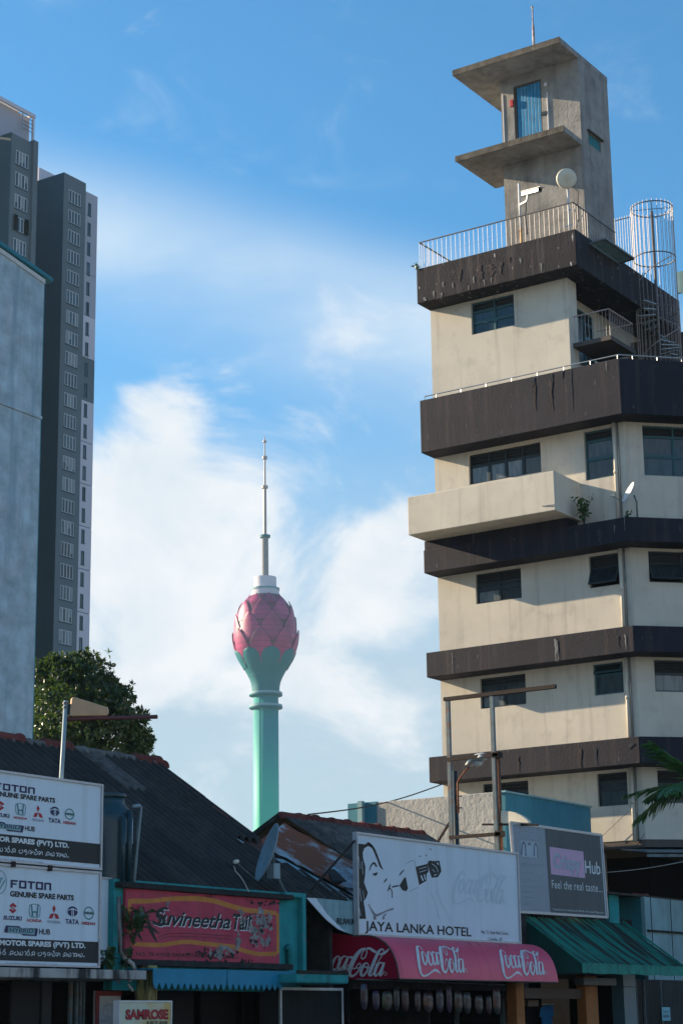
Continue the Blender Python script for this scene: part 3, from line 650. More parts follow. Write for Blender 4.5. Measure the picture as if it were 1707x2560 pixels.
m = MB(); m.tube([h0+d*.2-u*.1, h0+d*.15-Vector((0, 0, .5)), h0+d*.1-Vector((0, 0, .9)), h0+d*.16-Vector((0, 0, 1.6))], .02, 5); m.build('cable', M['cable'], cc)
# round panel antenna
a = oX(59.45, *z1(921, 857)); pbm = oX(59.5, *z1(907, 1145))
an = thing('round_antenna', 'round cream radio antenna on a pole in front of the stair tower', 'antenna', (59.6, a.y+.05, 28.3))
nrm = (EYE-a).normalized(); nrm = (nrm+Vector((-.15, -.3, .05))).normalized(); q = nrm.to_track_quat('Z', 'Y').to_matrix()
m = MB(); m.lathe([(.0, .07), (.2, .06), (.33, .03), (.37, 0), (.37, -.06), (.25, -.16), (.1, -.2)], n=28); m.v = [q @ v+a for v in m.v]; m.build('radome', M['dish_white'], an, True)
m = MB(); m.tube([(59.62, a.y+.06, 28.3), (59.62, a.y+.06, a.z)], .04, 8); m.build('pole', M['metal_white'], an, True)
for zz in (29.5, 30.1): m = MB(); m.bar((59.62, a.y-.1, zz), (59.62, a.y+.28, zz), .03); m.build('clamp', M['galv'], an)
m = MB(); m.tube([a-nrm*.15, a+Vector((.25, -.32, -.5)), a+Vector((.2, -.3, -1.0)), a+Vector((.2, -.32, -1.6)), a+Vector((.2, -.15, -2.0))], .013, 5); m.build('cable', M['cable'], an)
# glass awning frame hanging off the parapet
zz = lambda x, y: (1380+x*.2086, 480+y*.2086)
P0 = oY(29.05, *zz(445, 620)); P1 = oY(29.05, *zz(790, 868)); zc = P0.z; P1.z = zc
dp = oX(P0.x, *zz(632, 588)).y-29.05
ga = thing('glass_canopy', 'small glazed steel canopy jutting from the side of the roof parapet', 'canopy', (P0.x, 29.05, zc))
m = MB()
for p, r_ in (((P0.x, 29.05, zc), (P1.x, 29.05, zc)), ((P0.x, 29.05, zc), (P0.x, 29.05+dp, zc+.05)), ((P1.x, 29.05, zc), (P1.x, 29.05+dp, zc+.05)), ((P0.x, 29.05+dp, zc+.05), (P1.x, 29.05+dp, zc+.05))): m.bar(p, r_, .07)
m.build('frame', M['steel_blue'], ga)
m = MB(); m.poly([(P0.x+.03, 29.0, zc+.01), (P1.x-.03, 29.0, zc+.01), (P1.x-.03, 29.05+dp, zc+.06), (P0.x+.03, 29.05+dp, zc+.06)]); m.build('pane', M['teal_pale'], ga)

# ------------------------------------------------------------------ spiral stair cage
sc0 = oX(65.0, 1638, 705); sx, sy = sc0.x, sc0.y; rad = .80
zt = oX(65.0, *zz(1185, 205)).z; zb = 23.9
ss = thing('spiral_stair', 'steel spiral staircase inside a tall round cage of thin bars on the terrace', 'staircase', (sx, sy, zb))
m = MB(); m.tube([(sx, sy, zb), (sx, sy, zt-.1)], .06, 10); m.build('pole', M['rail_dark'], ss, True)
first = None; n = 28
for k in range(n):
    q = 2*math.pi*k/n; x, y = sx+rad*math.cos(q), sy+rad*math.sin(q)
    if first is None: m = MB(); m.tube([(x, y, zb), (x, y, zt+.1)], .010, 5); first = (m.build('cage_bar', M['rail'], ss), x, y)
    else: o = first[0].copy(); COL.objects.link(o); o.location = Vector((x-first[1], y-first[2], 0))
for f in (1, .74, .47, .2):
    z = zb+(zt-zb)*f; m = MB(); m.tube([(sx+rad*math.cos(t*.2618), sy+rad*math.sin(t*.2618), z) for t in range(25)], .025, 5); m.build('hoop', M['rail_dark'], ss)
m = MB()
for t in (0, 1): m.bar((sx-rad*math.cos(t*1.57+.4), sy-rad*math.sin(t*1.57+.4), zt), (sx+rad*math.cos(t*1.57+.4), sy+rad*math.sin(t*1.57+.4), zt), .02)
m.build('cross_brace', M['rail_dark'], ss)
for k in range(20):
    q = k*.42+1; z = zb+.2+k*.2; m = MB()
    if z > zt-1.9: break
    c, s = math.cos(q), math.sin(q); d = Vector((c, s, 0)); t = Vector((-s, c, 0)); p = Vector((sx, sy, z))
    m.prism([p+d*.06-t*.05, p+d*rad*.93-t*.16, p+d*rad*.93+t*.16, p+d*.06+t*.05], (0, 0, .035)); m.build('tread', M['galv'], ss)
m = MB(); m.tube([(sx+rad*.95*math.cos(k*.21+1), sy+rad*.95*math.sin(k*.21+1), zb+1.1+k*.1) for k in range(48)], .02, 5); m.build('handrail', M['rail'], ss, True)
gx0, gx1 = oX(64.6, 1540, 640), oX(64.6, 1578, 640)
sg = thing('cage_side_screen', 'upright bar screen left of the round stair cage', 'railing', (64.6, (gx0.y+gx1.y)/2, 27.7))
zb2 = 27.7; zt2 = oX(64.6, 1540, 545).z
m = MB(); m.bar((64.6, gx0.y, zt2-.1), (64.6, gx1.y, zt2-.1), .03); m.bar((64.6, gx0.y, 29.3), (64.6, gx1.y, 29.3), .03); m.build('rail', M['rail_dark'], sg)
baluster_row([((64.6, gx0.y), (64.6, gx1.y))], zb2, zt2-zb2, .1, sg, M['rail'])

# satellite dish on the floor band
def dish(name, label, c, nrm, r, depth, mount, mat, arm_to=None, group=None, foot=None):
    t = thing(name, label, 'dish', foot or mount[-1], group); q = Vector(nrm).normalized().to_track_quat('Z', 'Y').to_matrix()
    m = MB(); prof = [(r*i/7, depth*(i/7)**2) for i in range(1, 8)]
    m.lathe(prof+[(r+.012, depth), (r, depth-.02)]+[(r*i/7, depth*(i/7)**2-.02) for i in range(6, 0, -1)], n=28, cap=False)
    m.add([(r/7*math.cos(k*.2244), r/7*math.sin(k*.2244), depth/49) for k in range(28)], [tuple(range(28))])
    m.v = [q @ v+Vector(c) for v in m.v]; m.build('reflector', mat, t, True)
    m = MB(); m.tube(mount, .03, 7); m.build('mount', M['steel_blue'], t, True)
    if arm_to:
        lo = Vector(c)+q @ Vector((0, -r, depth)); m = MB(); m.tube([lo, arm_to], .017, 6); m.build('feed_arm', M['steel_blue'], t)
        ax = (Vector(c)-Vector(arm_to)).normalized(); m = MB(); m.tube([Vector(arm_to)-ax*.05, Vector(arm_to)+ax*.1], .045, 8); m.build('feed_horn', M['dish_white'], t, True)
    return t
zl = lambda x, y: (1380+x*.2086, 1150+y*.2086)
c = oX(59.4, *zl(925, 400)); at = oX(58.9, *zl(708, 425))
dish('satellite_dish', 'small white satellite dish seen edge-on on the brown ledge by the corner', c, -Rt*.88+Up*.46-Fw*.06, .40, .07, [c+Vector((.12, -.1, -.05)), c+Vector((.2, -.15, -.3)), (c.x+.2, c.y-.15, 18.21)], M['metal_white'], at)

# ------------------------------------------------------------------ print helpers
def proj(p):
    q = Vector(p)-EYE; z = q.dot(Fw); return 853.5+CAM_F*q.dot(Rt)/z, 1280-CAM_F*q.dot(Up)/z
class Print:
    """flat print on an upright street-facing sheet at depth Y; coordinates are those of a rectified view of the sheet"""
    def __init__(s, Y, ox, oy, k): s.Y, s.ox, s.oy, s.k = Y, ox, oy, k
    def at(s, x, y, d=0): return oY(s.Y-d, s.ox+x*s.k, s.oy+y*s.k)
    def T(s, mb, txt, x0, x1, yt, yb, d=.004, **kw):
        a = s.at(x0, yt); c = s.at(x0, yb); b = s.at(x1, yt+s.slope(x0, yt)*(x1-x0))
        text(mb, txt, lambda u, v: Vector((u, s.Y-d, v)), a.x, b.x, c.z, a.z, **kw)
    def slope(s, x, y):
        p = s.at(x, y); q = proj(p+Vector((1, 0, 0))); p = proj(p); return (q[1]-p[1])/(q[0]-p[0])
    def mp(s, d=.004): return lambda x, y: s.at(x, y)+Vector((0, -d, 0))
LOGO = [
    [(398, 395, 15), (403, 362, 17), (378, 340, 18), (335, 365, 30), (285, 435, 44), (245, 520, 47), (226, 600, 46), (228, 655, 34), (258, 690, 22), (320, 688, 18), (390, 662, 17), (450, 636, 22), (495, 628, 30), (535, 645, 22), (568, 672, 4)],
    [(395, 424, 10), (405, 458, 13), (385, 520, 18), (345, 566, 26), (320, 553, 32), (322, 508, 33), (350, 444, 27), (380, 420, 15), (395, 424, 10)], [(372, 455, 8), (392, 482, 9), (420, 470, 7)],
    [(490, 466, 18), (502, 432, 16), (480, 418, 16), (445, 450, 28), (415, 520, 34), (415, 558, 30), (440, 571, 18), (480, 540, 11), (520, 492, 7)],
    [(582, 428, 12), (555, 416, 16), (515, 455, 28), (488, 530, 33), (495, 565, 26), (520, 555, 16), (560, 500, 11), (592, 430, 9)], [(604, 418, 22), (574, 490, 33), (550, 545, 32), (562, 564, 18), (604, 512, 6)],
    [(620, 432, 26), (650, 427, 26)],
    [(812, 335, 11), (816, 380, 11), (796, 430, 11), (766, 448, 13), (752, 425, 11), (768, 372, 11), (804, 332, 13)],
    [(806, 330, 16), (755, 342, 30), (700, 402, 45), (650, 490, 51), (618, 580, 49), (620, 628, 40), (655, 646, 26), (700, 612, 17), (735, 550, 13), (745, 512, 11), (728, 500, 11), (700, 530, 9), (675, 572, 6)],
    [(812, 330, 18), (850, 328, 26), (890, 353, 30), (925, 374, 24)],
    [(825, 499, 10), (835, 533, 13), (815, 595, 18), (775, 641, 26), (750, 628, 32), (752, 583, 33), (780, 519, 27), (810, 495, 15), (825, 499, 10)], [(802, 530, 8), (825, 560, 9), (855, 545, 7)],
    [(1010, 345, 12), (988, 336, 18), (950, 370, 30), (905, 470, 36), (860, 580, 37), (845, 626, 30), (865, 641, 18), (905, 592, 7)], [(1010, 342, 10), (1006, 380, 9), (962, 460, 9), (918, 525, 8)],
    [(956, 396, 10), (1000, 390, 26), (1040, 365, 24), (1076, 326, 4)],
    [(1002, 503, 12), (975, 491, 16), (935, 530, 28), (908, 605, 33), (915, 640, 26), (940, 630, 16), (980, 575, 11), (1012, 505, 9)], [(1018, 490, 22), (992, 565, 33), (968, 620, 32), (980, 640, 18), (1016, 588, 6)],
    [(1050, 620, 4), (1043, 634, 4), (1030, 638, 4), (1018, 630, 4), (1016, 614, 4), (1026, 602, 4), (1040, 604, 4), (1050, 620, 4)]]
def logo(mb, mp, lift=(0, -.0006, 0)):
    for i, s in enumerate(LOGO): stroke(mb, s, mp, 5, lift, i)

# ------------------------------------------------------------------ roofs
def clip_xy(mb, poly):
    bm = bmesh.new(); vs = [bm.verts.new(v) for v in mb.v]
    for f in mb.f: bm.faces.new([vs[i] for i in f])
    cx = sum(p[0] for p in poly)/len(poly); cy = sum(p[1] for p in poly)/len(poly)
    for i in range(len(poly)):
        a, b = poly[i], poly[(i+1) % len(poly)]; n = Vector((b[1]-a[1], a[0]-b[0], 0)).normalized()
        if n.dot(Vector((cx-a[0], cy-a[1], 0))) > 0: n = -n
        bmesh.ops.bisect_plane(bm, geom=bm.verts[:]+bm.edges[:]+bm.faces[:], plane_co=(a[0], a[1], 0), plane_no=n, clear_outer=True)
    bm.verts.index_update(); out = MB(); out.v = [v.co.copy() for v in bm.verts]; out.f = [tuple(v.index for v in f.verts) for f in bm.faces]; bm.free(); return out
def corr(x0, x1, ya, yb, zf, pitch, amp, seg=10, rows=1, th=.012):
    """corrugated sheet, waves across X, falling from ya to yb; zf(y) is the height"""
    m = MB(); n = max(2, round((x1-x0)/pitch*seg)); 
    for r_ in range(rows+1):
        y = ya+(yb-ya)*r_/rows
        for i in range(n+1):
            x = x0+(x1-x0)*i/n; m.v.append(Vector((x, y, zf(y)+amp*(2*abs(math.cos(math.pi*x/pitch))-1))))
    m.f = [(r_*(n+1)+i, (r_+1)*(n+1)+i, (r_+1)*(n+1)+i+1, r_*(n+1)+i+1) for r_ in range(rows) for i in range(n)]
    k = len(m.v); m.v += [Vector((v.x, v.y-.002, v.z-th)) for v in m.v[-(n+1):]]       # thickness shown at the lower edge
    m.f += [(k-(n+1)+i, k+i, k+i+1, k-(n+1)+i+1) for i in range(n)]
    return m
S1 = .664; zr1 = lambda y: 8.45-S1*(33-y)
shop = thing('shop_house', 'low old shop house under a dark weathered corrugated roof with grey ridge', 'building', (34, 30, 0))
PT = .30
first = {}
x = 25.5
cols = []
while x < 40.3: cols.append((x, min(x+.96, 40.5))); x += .9
for r_, (ya, yb) in enumerate(((33.0, 31.25), (31.35, 29.5), (29.65, 28.3), (28.4, 27.1))):
    for x0, x1 in cols:
        if r_ == 3 and x0 < 31.9: continue
        dz = .012*(3-r_)+random.uniform(-.006, .006)
        m = corr(x0, x1, ya, yb, lambda y: zr1(y)+dz, PT, .095, rows=1)
        if r_ >= 2:
            m = clip_xy(m, [(20, 33), (39.2, 29.7), (41.3, 27.1), (20, 27.0)]) if x1 > 38.9 else m
            if not m.f: continue
        m.build('roof_sheet', M['asb_pale'] if (r_ == 0 and 37 < x0 and random.random() < .3) else M['asb'], shop, False)
x0_ = 40.4
m = corr(40.2, 41.4, 28.9, 27.1, lambda y: zr1(y)+.02, PT, .095); m = clip_xy(m, [(40.2, 28.6), (41.3, 27.15), (40.2, 27.15)]); m.build('roof_sheet', M['asb'], shop, True)
m = MB(); m.poly([(25, 33, 8.36), (40.4, 33, 8.36), (40.4, 38.5, 4.9), (25, 38.5, 4.9)]); m.build('back_slope', M['asb'], shop)
m = MB(); m.prism([(40.3, 33, 8.3), (40.3, 27.3, 4.4), (40.3, 27.3, 0), (40.3, 38.4, 0), (40.3, 38.4, 4.8)], (.12, 0, 0)); m.build('gable_wall', M['black_mould'], shop)
def ridge_piece(x0, x1, y, z, r, mat, parent, lip=True, name='ridge_tile', tilt=0):
    m = MB(); pr = [(x0, r*1.0), (x1-.07, r*.97), (x1-.069, r*1.16), (x1, r*1.2)] if lip else [(x0, r), (x1, r)]
    n = 9; a0, a1 = -.15, math.pi+.15
    for x, q in pr:
        for k in range(n+1):
            t = a0+(a1-a0)*k/n; m.v.append(Vector((x, y+q*math.cos(t)*1.15, z+q*math.sin(t)+tilt*(x-x0))))
    for i in range(len(pr)-1):
        for k in range(n): m.f.append((i*(n+1)+k, i*(n+1)+k+1, (i+1)*(n+1)+k+1, (i+1)*(n+1)+k))
    e = len(m.v)-(n+1); m.f.append(tuple(range(e, e+n+1)))
    m.f.append(tuple(range(n, -1, -1)))
    return m.build(name, mat, parent, True)
rx = lambda px: oY(33, px, 1834+px*.1575).x
redx = [(rx(-60), rx(48)), (rx(104), rx(168)), (rx(330), rx(392))]
xs = 25.5
while xs < 40.3:
    xe_ = xs+1.35
    ridge_piece(xs, min(xe_, 40.45), 33, 8.38+random.uniform(-.01, .01), .17, M['ridge_cement'], shop, True, 'ridge_capping'); xs = xe_
for a, b in redx: ridge_piece(a, b, 32.98, 8.44, .17, M['clay'], shop)
ridge_piece(redx[2][0]+.3, redx[2][1]+.2, 32.95, 8.36, .17, M['clay'], shop, tilt=-.02)
for k in range(5):                       # broken verge tiles
    y = 32.8-k*.62; m = MB(); m.obox((40.36, y, zr1(y)+.03), (.22, 0, -.02), (0, -.5, -.5*S1), (0, 0, .045)); m.build('verge_tile', M['clay'] if k in (1, 3) else M['asb'], shop, bevel=.01)
# valley flashing
ZB = lambda x, y: (560+x*.2296, 1980+y*.2296)
pl = lambda x, y, d=0: oP((0, 33, 8.45+d), (0, -S1, 1), *ZB(x, y))
m = MB(); m.prism([pl(60, 478, .0), pl(110, 490, .0), pl(290, 600, .0), pl(275, 612, .0)], (0, 0, .02)); m.build('flashing', M['teal_pale'], shop)
m = MB(); m.prism([pl(120, 478, -.06), pl(330, 490, -.06), pl(480, 640, -.06), pl(470, 700, -.06), pl(400, 670, -.06)], (0, 0, .02)); m.build('valley_sheet', M['redsheet'], shop)
m = MB(); m.prism([pl(545, 728, .03), pl(640, 742, .03), pl(1420, 1160, .03), pl(1420, 1200, .03), pl(1360, 1190, .03)], (0, 0, .02)); m.build('flashing', M['teal_pale'], shop)

# hotel roof
hotel = thing('hotel_house', 'small hotel house with red ridge tiles and a rust stained roof sheet', 'building', (46.5, 30, 0))
S2 = .6; zr2 = lambda y: 7.32-S2*(32-y)
xa = 44.9
while xa < 52.4:
    for r_, (ya, yb) in enumerate(((31.95, 29.9), (30.0, 27.5))):
        m = corr(xa, min(xa+.95, 52.6), ya, yb, lambda y: zr2(y)+.02*(1-r_), .26, .075); m.build('roof_sheet', M['asb_pale'] if r_ == 0 else M['asb'], hotel, True)
    xa += .9
for k in range(9):
    a = 44.9+k*.82; ridge_piece(a, a+.86, 32, 7.27+.012*(k % 2), .17, M['clay'], hotel)
m = MB(); m.poly([(44.9, 32, 7.3), (52.6, 32, 7.3), (52.6, 36.5, 4.9), (44.9, 36.5, 4.9)]); m.build('back_slope', M['asb'], hotel)
m = MB(); m.bar((44.88, 32.05, 7.33), (44.88, 36.4, 5.0), .06, .14); m.build('bargeboard', M['black_mould'], hotel)
m = MB(); m.prism([(45.3, 32, 7.1), (45.3, 27.6, 4.5), (45.3, 27.6, 0), (45.3, 36.4, 0), (45.3, 36.4, 4.7)], (.1, 0, 0)); m.build('gable_wall', M['black_mould'], hotel)
p2 = lambda x, y, d=0: oP((0, 32, 7.32+d), (0, -S2, 1), *ZB(x, y))
rp = [p2(*q) for q in ((655, 366), (397, 553), (442, 622), (1430, 1150), (1430, 800))]
m = corr(40.5, 46, 32.2, 26.9, lambda y: zr2(y)+.06, .2, .018, rows=2); m = clip_xy(m, [(q.x, q.y) for q in rp]); m.build('rusted_sheet', M['rustsheet'], hotel, True)
m = MB(); m.bar(rp[1]+Vector((0, 0, .0)), rp[2]+Vector((0, 0, 0)), .04); m.bar(rp[2]-Vector((0, 0, .05)), rp[3]-Vector((0, 0, .05)), .05, .1); m.build('eaves_board', M['black_mould'], hotel)
q = [p2(*w_, .1) for w_ in ((1130, 880), (1200, 870), (1290, 960), (1330, 1000), (1180, 1000))]; m = MB(); m.prism(q, (0, 0, .08)); m.build('torn_felt', M['black_mould'], hotel)
q = [p2(*w_, .12) for w_ in ((1240, 1030), (1330, 970), (1425, 975), (1425, 1060))]; m = MB(); m.prism(q, (0, 0, .03)); m.build('loose_sheet', M['rustsheet'], hotel)
m = MB(); m.box(41.2, 50.2, 27.25, 27.4, 2.5, 4.7); m.build('front_wall', M['black_mould'], hotel)
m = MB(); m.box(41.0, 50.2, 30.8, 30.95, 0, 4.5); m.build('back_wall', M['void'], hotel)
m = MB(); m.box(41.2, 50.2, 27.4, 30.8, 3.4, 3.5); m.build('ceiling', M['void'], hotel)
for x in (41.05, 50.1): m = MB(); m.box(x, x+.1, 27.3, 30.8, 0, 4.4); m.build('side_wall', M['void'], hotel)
# crumpled banner sheet beside the hotel board
bn = [(895, 1150), (1010, 1155), (1425, 1195), (1425, 1560), (1330, 1530), (1230, 1490), (1110, 1390), (1000, 1270)]
m = MB(); pts = [oY(27.06, *ZB(*q)) for q in bn]; m.prism(pts, (0, .015, 0)); o = m.build('torn_banner', M['teal_pale'])
tag(o, 'curled grey banner scrap between the painted tailor board and the hotel billboard', 'banner')
m = MB(); pr = Print(27.045, 560, 1980, .2296); pr.T(m, 'RUWA', 1225, 1420, 1370, 1440, bold=.02, shear=.1); m.build('lettering', M['ink'], o)
m = MB(); flat(m, [(895, 1152), (1000, 1156), (1120, 1330), (1260, 1470), (1330, 1530), (1240, 1492), (1110, 1390), (1000, 1270)], pr.mp(.006)); m.build('border', M['white_sign'], o)
m = MB(); a = oY(26.95, *ZB(1420, 530)); c = oP((0, 33, 8.45), (0, -S1, 1), *ZB(905, 1115)); m.tube([a, c], .03, 6); tag(m.build('stay_pole', M['rust_dark']), 'dark slanting stay pole propping the hotel billboard', 'pole')

# ------------------------------------------------------------------ shop fronts
m = MB(); m.box(24, 31.95, 26.15, 28.0, 2.585, 2.765); o = m.build('concrete_ledge', M['stained_white'], shop, bevel=.015)
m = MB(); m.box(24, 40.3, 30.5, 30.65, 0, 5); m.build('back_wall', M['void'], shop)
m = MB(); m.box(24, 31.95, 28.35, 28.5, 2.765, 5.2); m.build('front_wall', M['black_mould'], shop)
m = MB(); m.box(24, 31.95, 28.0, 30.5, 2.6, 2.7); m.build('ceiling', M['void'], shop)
m = MB(); m.box(31.95, 38.75, 27.05, 27.3, 2.4, 4.66); m.build('painted_front_wall', M['peel_teal'], shop)
m = MB(); m.box(31.97, 38.2, 26.86, 27.05, 4.48, 4.6); m.build('cornice', M['black_mould'], shop, bevel=.02)
m = MB(); m.box(32.2, 38.1, 26.82, 27.05, 2.89, 3.02); m.build('lower_cornice', M['black_mould'], shop, bevel=.02)
m = MB(); m.box(38.6, 38.75, 26.9, 27.05, 2.85, 4.66); m.box(37.9, 38.6, 26.9, 27.05, 4.55, 4.66); m.build('teal_edge', M['peel_teal'], shop, bevel=.015)
m = MB(); m.tube([(38.15, 26.95, 2.9), (38.15, 26.95, 3.35), (38.05, 26.95, 3.42)], .09, 8); m.build('rain_pipe', M['peel_teal'], shop, True)
a = oY(26.9, 357, 2425); c = oY(26.9, 380, 2425); m = MB(); m.box(a.x, c.x, 26.75, 27.1, 0, 2.9); m.build('pillar', M['yellow_plaster'], shop)
m = MB(); m.box(32.9, 38.8, 27.3, 30.5, 2.7, 2.8); m.build('ceiling', M['void'], shop)
M['dark_grey'] = plain('dark_grey_interior', (.018, .019, .022), .8); M['dark_mid'] = plain('dim_interior_panel', (.035, .038, .042), .7)  # tones darkened to stand for the shade inside the shops
for px0, px1, mt in ((107, 130, 'dark_mid'), (176, 183, 'steel_blue'), (192, 197, 'steel_blue'), (201, 206, 'steel_blue'), (209, 214, 'steel_blue'), (30, 100, 'dark_grey')):
    a = oY(27.6, px0, 2500); c = oY(27.6, px1, 2500); m = MB(); m.box(a.x, c.x, 27.6, 27.66, 0, 2.585); m.build('shutter_post', M[mt], shop)
for px0, px1 in ((395, 485), (505, 590), (610, 690)):
    a = oY(28.4, px0, 2500); c = oY(28.4, px1, 2500); m = MB(); m.box(a.x, c.x, 28.4, 28.46, 0, 2.6); m.build('door_panel', M['dark_grey'], shop)
# rain pipe elbowing down between the two shops
zc_ = lambda x, y: (280+x*.3189, 2200+y*.3189)
pp = [oY(26.75, *zc_(*q)) for q in ((55, 130), (60, 350), (65, 560), (100, 610), (165, 660), (182, 710), (150, 775), (130, 790))]
m = MB(); m.tube(pp, .045, 8); m.build('bent_rain_pipe', M['stained_white'], shop, True)
m = MB(); m.tube([oY(26.7, *zc_(130, 820)), oY(26.7, *zc_(165, 870))], .03, 7); m.build('pipe_stub', M['stained_white'], shop, True)
for x in (24, 38.7): m = MB(); m.box(x, x+.1, 27.3, 30.5, 0, 4.4); m.build('side_wall', M['void'], shop)
# blue scalloped tin valance
YV = 26.35; va = oY(YV, 383, 2420); vb = oY(YV, 738, 2432); zt, zm = va.z, oY(YV, 383, 2458).z; z0 = oY(YV, 383, 2472).z; xm = oY(YV, 568, 2440).x; xr = oY(YV, 708, 2470).x
vl = thing('tin_valance', 'bright blue tin valance with a saw-toothed edge under the painted tailor board', 'valance', ((va.x+vb.x)/2, YV, z0))
for x0, x1, xe in ((va.x, xm-.01, xm-.01), (xm+.01, vb.x, xr)):
    n = round((xe-x0)/.205); st_ = (xe-x0)/n; pts = [(x0, YV, zt), (x1, YV, zt), (x1, YV, zm)]
    if x1 > xe+.01: pts.append((xe, YV, zm+.001))
    for k in range(n-1, -1, -1):
        b0 = x0+k*st_; pts += [(b0+st_*.93, YV, zm), (b0+st_*.68, YV, z0+.015), (b0+st_*.5, YV, z0+random.uniform(-.01, .01)), (b0+st_*.32, YV, z0+.015), (b0+st_*.07, YV, zm)]
    m = MB(); m.prism(pts, (0, .012, 0)); m.build('tin_sheet', M['blue_tin'], vl)
m = MB(); m.box(va.x, vb.x, YV+.012, 27.04, zt-.03, zt); m.build('top_sheet', M['blue_tin'], vl)
# glazed show case
YG = 26.6; a = oY(YG, 701, 2468); b = oY(YG, 858, 2470)
gc = thing('show_case', 'glazed show case with a pale frame beside the blue valance', 'cabinet', ((a.x+b.x)/2, YG+.3, 0))
m = MB(); zt = a.z
m.box(a.x, a.x+.06, YG, YG+.05, 0, zt); m.box(b.x-.06, b.x, YG, YG+.05, 0, zt); m.box(a.x+.06, b.x-.06, YG, YG+.05, zt-.06, zt); m.build('frame', M['galv'], gc)
m = MB(); m.box(a.x+.06, b.x-.06, YG+.02, YG+.03, .05, zt-.06); m.build('pane', M['pane_dark'], gc)
m = MB(); m.box(a.x+.01, b.x-.01, YG+.05, YG+.6, .0, zt-.01); m.build('case', M['dark_grey'], gc)
# little mouldering teal ledge in front of the red awning
a = oY(25.9, 738, 2432); b = oY(25.9, 868, 2437); zl_ = oY(25.9, 738, 2458).z
m = MB(); m.box(a.x, b.x, 25.85, 27.0, zl_, a.z); o = m.build('teal_ledge', M['peel_teal'], bevel=.05); tag(o, 'short mouldy teal concrete ledge in front of the dark red awning end', 'ledge')
m = MB(); m.box(a.x, b.x-.02, 25.84, 25.87, a.z-.02, a.z+.06); m.build('gutter', M['black_mould'], o)
a = oX(40.9, 740+330*.2168, 2300+597*.2168); b = oX(40.7, 740+830*.2168, 2300+540*.2168); m = MB(); m.tube([a, b], .014, 6); tag(m.build('tube_rod', M['metal_white']), 'white rod crossing the lettering on the dark red awning end', 'rod')

# painted tailor board
pr = Print(26.97, 280, 2200, .3189)
bd = thing('tailor_board', 'old hand painted red tailor board with wavy yellow border and peeling paint', 'sign', (35, 27, 3.03))
M['tailor_red'] = surf('faded_red_board_paint', (.48, .06, .10), .8, .25, 1.6, blot=.55, blotcol=(.10, .04, .05), bthr=(.55, .72), bscale=2.5, streak=.35, streakcol=(.33, .14, .17), sthr=(.5, .8), bump=.2)
a = oY(26.97, 315, 2221); b = oY(26.97, 697.7, 2249.4)
m = MB(); m.box(a.x, b.x, 26.97, 27.04, 3.03, 4.475); m.build('board', M['tailor_red'], bd)
M['ochre'] = surf('ochre_border_paint', (.55, .22, .05), .75, .15, 3, blot=.4, blotcol=(.3, .1, .05), bump=0)
m = MB(); f = pr.mp(.003)
stroke(m, [(150, 165, 40), (300, 165, 36), (450, 150, 36), (650, 146, 40), (800, 165, 38), (900, 195, 38), (1050, 235, 38), (1200, 250, 36), (1290, 262, 30)], f)
stroke(m, [(1297, 262, 22), (1300, 400, 20), (1300, 580, 22)], f); stroke(m, [(1290, 577, 34), (1150, 580, 32), (1030, 553, 34), (950, 525, 34), (850, 513, 34), (650, 490, 34), (550, 486, 34), (400, 508, 34), (280, 508, 34), (150, 500, 30)], f)
stroke(m, [(140, 150, 26), (136, 280, 26), (134, 420, 26)], f); m.build('border', M['ochre'], bd)
for dx, dy, d, mt, nm in ((5, 7, .005, 'sign_white', 'lettering_outline'), (0, 0, .007, 'ink', 'lettering')):
    m = MB(); pr.T(m, 'Suvineetha', 318+dx, 928+dx, 228+dy, 352+dy, d, bold=.02, shear=.35, space=.95); pr.T(m, 'Tail', 946+dx, 1092+dx, 262+dy, 390+dy, d, bold=.03, shear=.25)
    stroke(m, [(440+dx, 232+dy, 10), (410+dx, 222+dy, 20), (370+dx, 240+dy, 26), (362+dx, 270+dy, 26), (400+dx, 300+dy, 28), (405+dx, 335+dy, 28), (370+dx, 352+dy, 22), (300+dx, 318+dy, 6)], pr.mp(d+.001)); m.build(nm, M[mt], bd)
m = MB(); pr.T(m, 'NO. 78 HYDE PARK CORNER, COLOMBO', 190, 985, 563, 598, bold=.01); m.build('address', M['ink'], bd)
m = MB(); f = pr.mp(.008)
for s in ([(250, 270, 9), (228, 240, 9), (236, 210, 9), (252, 232, 9), (250, 270, 9)], [(235, 385, 9), (205, 372, 10), (210, 345, 9), (238, 352, 9), (235, 385, 9)], [(265, 250, 10), (285, 330, 20), (310, 400, 26), (350, 490, 6)], [(230, 365, 10), (280, 370, 20), (330, 390, 22), (372, 425, 4)], [(190, 400, 24), (215, 440, 22), (240, 480, 6)]): stroke(m, s, f)
stroke(m, [(340, 470, 4), (400, 432, 4), (500, 418, 4), (700, 425, 4), (950, 440, 4)], f); stroke(m, [(350, 490, 3), (420, 450, 3), (500, 440, 3), (700, 447, 3), (950, 462, 3)], f)
m.build('scissors_motif', M['ink'], bd)
M['peeled'] = surf('bare_grey_plaster_patch', (.27, .26, .25), .95, .45, 5, blot=.6, blotcol=(.06, .06, .06), bscale=7, bump=.4)
M['mould'] = plain('black_mould_patch', (.03, .026, .028), .95)
rng = random.Random(3)
def blob(cx, cy, rx_, ry_):
    n = rng.randint(9, 13); return [(cx+rx_*math.cos(k*2*math.pi/n)*rng.uniform(.35, 1.3), cy+ry_*math.sin(k*2*math.pi/n)*rng.uniform(.35, 1.3)) for k in range(n)]
